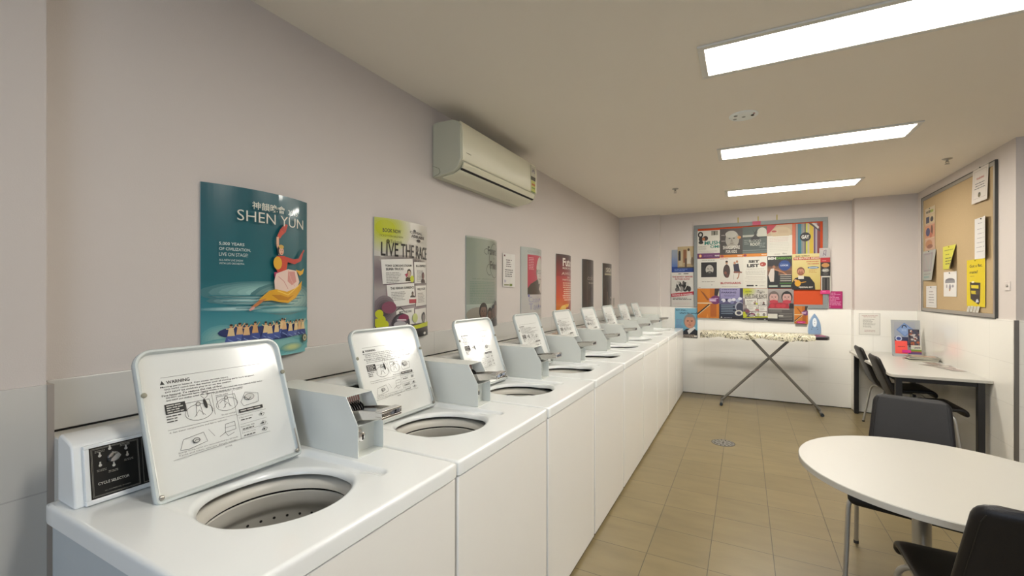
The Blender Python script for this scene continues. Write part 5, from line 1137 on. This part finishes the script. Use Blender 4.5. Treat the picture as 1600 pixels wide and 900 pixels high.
z += booklet(x+.01, y, z, .23, .16, .010, R(-6), '#4a4030', 'dark booklet with orange picture on top of the desk pile', lambda p, w, h: (p.rect(w*.1, h*.1, w*.8, h*.8, '#96633c'), p.lines(w*.15, h*.7, w*.7, 4, h*.12, h*.04, '#d0b58c')))
def paper(x, y, z, w, h, rz, col, label, extra=None):
    p = Print(w, h); p.rect(0, 0, w, h, col)
    if extra: extra(p, w, h)
    U = Vector((cos(rz), sin(rz), 0)); V = Vector((-sin(rz), cos(rz), 0)); O = Vector((x, y, z+.0013))-U*w/2-V*h/2
    return leaflet('loose_leaflet', O, U, V, p, label, 'leaflet', m=M_gloss, group='loose leaflets on the desk', edge=col, th=.0012)
def pic(c1, c2): return lambda p, w, h: (p.rect(w*.08, h*.45, w*.84, h*.45, c1), p.ell(w*.5, h*.65, w*.25, h*.15, c2), p.lines(w*.1, h*.35, w*.8, 5, h*.06, h*.025, c2))
paper(1.655, 5.76, DZ, .10, .21, R(12), '#8c8079', 'brown grey leaflet nearest the booklet pile', pic('#7c4a42', '#b59a88'))
paper(1.69, 5.60, DZ+.0014, .10, .21, R(-8), '#a29a90', 'pale leaflet in the middle of the loose ones', pic('#6a6058', '#c9beb0'))
paper(1.675, 5.43, DZ+.0028, .10, .21, R(14), '#8f8780', 'grey leaflet nearest the desk front edge', pic('#57504b', '#a89c92'))
paper(1.60, 5.60, DZ, .10, .21, R(28), '#b3aba1', 'leaflet lying farthest from the wall', pic('#7d7069', '#5f564f'))
p = Print(.10, .03); p.rect(0, 0, .10, .03, '#d8b9b0'); leaflet('paper_slip', (1.49, 6.21, DZ+.0015), (.8, -.6, 0), (.6, .8, 0), p, 'narrow pale pink slip in front of the leaflet stand', 'paper')
# notice on the projecting wall
p = Print(.205, .262); p.rect(0, 0, .205, .262, '#efece2', '#f2efe6'); p.frame(.004, .004, .197, .254, .002, '#8f8a80')
p.text('PLEASE KEEP THE LAUNDRY CLEAN', .03, .228, .010, '#b06a60', w=.15, bold=.02); p.text('AND TIDY AT ALL TIMES', .045, .212, .009, '#b06a60', w=.115, bold=.02); p.lines(.04, .185, .13, 8, .013, .004, '#8c877d', .4); p.lines(.05, .055, .11, 2, .013, .004, '#b5807a', .1, 'c')
leaflet('wall_notice', (1.216, YS-.0125, .935), (1, 0, 0), (0, 0, 1), p, 'white notice with red heading on the tiles beside the desk')

# ------------------------------------------------------------------ tan pinboard on the right wall
ya, yb, za, zb = 4.845, 6.465, 1.243, 2.488
t = thing('pinboard', 'tan pinboard with metal frame on the right wall', 'pin board', (XR, (ya+yb)/2, za)); h2, hz_ = (yb-ya)/2, zb-za
obj('cloth_panel', bx(-.010, 0, -h2+.02, h2-.02, .02, hz_-.02), M_cork, t)
bm = bmesh.new(); e = .032
box(bm, -.0155, 0, -h2, h2, 0, e); box(bm, -.0155, 0, -h2, h2, hz_-e, hz_); box(bm, -.0155, 0, -h2, -h2+e, e, hz_-e); box(bm, -.0155, 0, h2-e, h2, e, hz_-e); fr = obj('frame', bm, M_alu, t, bevel=.002)
bm = bmesh.new(); e = .007
box(bm, -.018, -.001, -h2-e, h2+e, -e, 0.001); box(bm, -.018, -.001, -h2-e, h2+e, hz_-.001, hz_+e); box(bm, -.018, -.001, -h2-e, -h2+.001, 0, hz_); box(bm, -.018, -.001, h2-.001, h2+e, 0, hz_); obj('frame_edge', bm, M_dkfr, fr)
XP = XR-.0125
GP = 'papers pinned on the tan pinboard'
def pin(y_left, z0, w, h, art, label, name='pinned_notice', curl=None, tiltz=0, cat='notice', pincol='#4a4744'):
    """sheet on the right wall; y_left is its far (image-left) edge"""
    p = Print(w, h); art(p, w, h)
    o = leaflet(name, (XP-.001, y_left, z0), (0, -1, tiltz), (0, tiltz, 1), p, label, cat, curl=curl, group=GP, cuts=8 if curl else 0, sub=8 if curl else None)
    if name != 'tear_off_strip':
        bm = bmesh.new(); xx = XP-.0025-(curl(w/2, h-.012) if curl else 0); M = Matrix.Translation((xx, y_left-w/2, z0+h-.012-tiltz*w*-.5)) @ Matrix.Rotation(-pi/2, 4, 'Y')
        lathe(bm, [(.0045, 0), (.0045, .005), (.0025, .007)], seg=12, M=M)
        inv = Matrix.Translation(-Vector(o.location)); bm.transform(inv); obj('push_pin', bm, mat('push_pin', pincol, .4), o, smooth=True)
    return o
def a(p, w, h): p.rect(0, 0, w, h, '#e2dad0'); p.frame(.03, .035, w-.06, h-.07, .002, '#9c8a84'); p.text('WARNING', w*.26, h*.64, h*.06, '#b5584c', w=w*.5, bold=.04); p.lines(w*.16, h*.52, w*.68, 3, h*.07, h*.025, '#66686a', .2, 'c'); p.ell(w*.5, h*.20, w*.09, h*.07, '#6a6440'); p.rect(w*.44, h*.22, w*.12, h*.05, '#3a3a34')
pin(5.215, 2.205, .275, .300, a, 'white warning sheet in the pinboard top right corner', curl=lambda u, v: .004+.010*(1-v/.3), tiltz=0)
def a(p, w, h):
    p.rect(0, 0, w, h, '#c9a58c'); p.rect(0, h*.84, w, h*.16, '#c8b89a'); p.text('WINTER', w*.08, h*.87, h*.06, '#3c3a36', w=w*.5, bold=.06); p.rect(w*.55, h*.87, w*.3, h*.06, '#8d9c3c'); p.rect(0, h*.62, w, h*.2, '#c9b58e'); p.rect(w*.1, h*.64, w*.35, h*.15, '#3b4058'); p.ell(w*.7, h*.71, w*.16, h*.06, '#2a2c33')
    p.rect(0, h*.28, w, h*.30, '#c98f70'); p.ell(w*.3, h*.43, w*.22, h*.1, '#4c4f74'); p.ell(w*.7, h*.45, w*.12, h*.12, '#6b4438'); p.ell(w*.6, h*.34, w*.14, h*.06, '#b86a4c'); p.ell(w*.4, h*.14, w*.35, h*.1, '#b9825a'); p.ell(w*.5, h*.08, w*.3, h*.05, '#8a5a44'); p.rect(0, h*.27, w, h*.01, '#d9c9a8')
pin(6.365, 1.900, .275, .455, a, 'picture flyer at the upper left of the pinboard', name='pinned_flyer', cat='flyer')
def a(p, w, h): p.rect(0, 0, w, h, '#e4e1dc', '#e4e1dc'); p.lines(w*.25, h*.86, w*.5, 1, 1, .006, '#8a878c'); p.lines(w*.12, h*.72, w*.72, 6, h*.11, .005, '#97949a', .3, 'c')
pin(5.185, 1.728, .245, .345, a, 'white typed sheet above the yellow bike poster', curl=lambda u, v: .004+.02*(max(0, u-.12)/.12)**2)
def a(p, w, h):
    p.rect(0, 0, w, h, '#a9aca2', '#b0b0a6'); p.rect(w*.05, h*.3, w*.75, h*.62, '#9a8e90'); p.rect(w*.12, h*.36, w*.6, h*.5, '#a9a19c'); p.line([(w*.1, h*.9), (w*.5, h*.35), (w*.9, h*.8)], .008, '#8fa5a0'); p.line([(w*.6, h*.95), (w*.62, h*.1)], .008, '#9db0aa'); p.rect(w*.08, h*.08, w*.5, h*.06, '#86a39c'); p.lines(w*.1, h*.2, w*.7, 1, 1, .008, '#8a8580')
pin(6.425, 1.575, .375, .320, a, 'pale map sheet left of the yellow note', curl=lambda u, v: .003+.035*(u/.375)**2*(1-v/.32), name='pinned_map', cat='map')
def a(p, w, h): p.rect(0, 0, w, h, '#cfca45', '#d4ce48'); p.lines(w*.12, h*.8, w*.75, 1, 1, .008, '#7d7a38'); p.lines(w*.2, h*.62, w*.4, 1, 1, .007, '#6a6832'); p.lines(w*.2, h*.45, w*.65, 3, h*.12, .010, '#5f5d30', .2)
pin(5.870, 1.672, .305, .225, a, 'yellow note curling at its corner in the pinboard centre', curl=lambda u, v: .003+.05*(max(0, u/.305-.4)/.6)**2*(1-v/.225), pincol='#8a6a2c')
def a(p, w, h): p.rect(0, 0, w, h, '#e4e1dc', '#e4e1dc'); p.ell(w*.5, h*.66, w*.36, h*.08, '#77757a'); p.rect(w*.12, h*.55, w*.75, h*.10, '#8d8c90'); p.ell(w*.25, h*.42, w*.05, h*.08, '#a39aa0'); p.ell(w*.5, h*.38, w*.08, h*.12, '#8f8c92'); p.rect(w*.44, h*.22, w*.08, h*.1, '#b0723c'); p.ell(w*.72, h*.42, w*.08, h*.06, '#9a979c')
pin(5.860, 1.405, .300, .240, a, 'white sheet with grey picture below the yellow note')
def a(p, w, h): p.rect(0, 0, w, h, '#e4e1dc'); p.frame(.02, .02, w-.04, h-.04, .0015, '#9a958e'); p.lines(w*.3, h*.72, w*.4, 1, 1, .007, '#8c7a78'); p.lines(w*.22, h*.58, w*.56, 4, h*.12, .007, '#77736e', .3, 'c')
pin(6.335, 1.285, .290, .228, a, 'small framed-text sheet at the bottom left of the pinboard')
def a(p, w, h):
    p.rect(0, 0, w, h, '#e0c808', '#e2ca10'); p.text('Got a flat,', w*.16, h*.82, h*.075, '#33301c', w=w*.70, bold=.02); p.text('mate?', w*.16, h*.70, h*.065, '#33301c', w=w*.46, bold=.02); p.lines(w*.18, h*.64, w*.3, 1, 1, .005, '#8a7c18')
    p.poly([(w*.18, h*.52), (w*.76, h*.50), (w*.74, h*.10), (w*.66, h*.04), (w*.22, h*.16)], '#2c2524'); p.poly([(w*.24, h*.46), (w*.66, h*.45), (w*.66, h*.38), (w*.26, h*.39)], '#dcc81c'); p.poly([(w*.24, h*.34), (w*.60, h*.33), (w*.56, h*.26), (w*.26, h*.27)], '#c9b61c'); p.ell(w*.60, h*.30, w*.10, h*.05, '#4a4038'); p.poly([(w*.5, h*.08), (w*.68, h*.10), (w*.62, h*.16), (w*.54, h*.15)], '#cfd0d4'); p.ell(w*.35, h*.52, w*.08, h*.02, '#e8e2c0')
pin(5.335, 1.325, .335, .405, a, 'bright yellow poster reading Got a flat, mate?', name='pinned_poster', cat='poster', curl=lambda u, v: .004, pincol='#a08a10')
for i in range(4):
    pin(5.312-i*.058, 1.274+.003*(i % 2), .046, .052, lambda p, w, h: (p.rect(0, 0, w, h, '#cbc9bd'), p.lines(w*.2, h*.7, w*.6, 3, h*.2, .004, '#9a978c')), ('leftmost', 'second', 'third', 'rightmost')[i]+' white tear-off strip under the yellow bike poster', name='tear_off_strip', cat='paper strip', curl=lambda u, v: .004+.010*(1-v/.052))
t = thing('light_switch', 'small white wall switch right of the tan pinboard', 'light switch', (XR, 4.69, 1.46))
bm = bmesh.new(); box(bm, -.005, 0, -.036, .036, 0, .072); obj('plate', bm, M_wall, t, bevel=.003)
bm = bmesh.new(); lathe(bm, [(.012, 0), (.011, .006), (.007, .008)], seg=20, M=Matrix.Translation((-.005, 0, .038)) @ Matrix.Rotation(-pi/2, 4, 'Y')); obj('button', bm, mat('switch_button', '#a8a19a', .4), t, smooth=True)
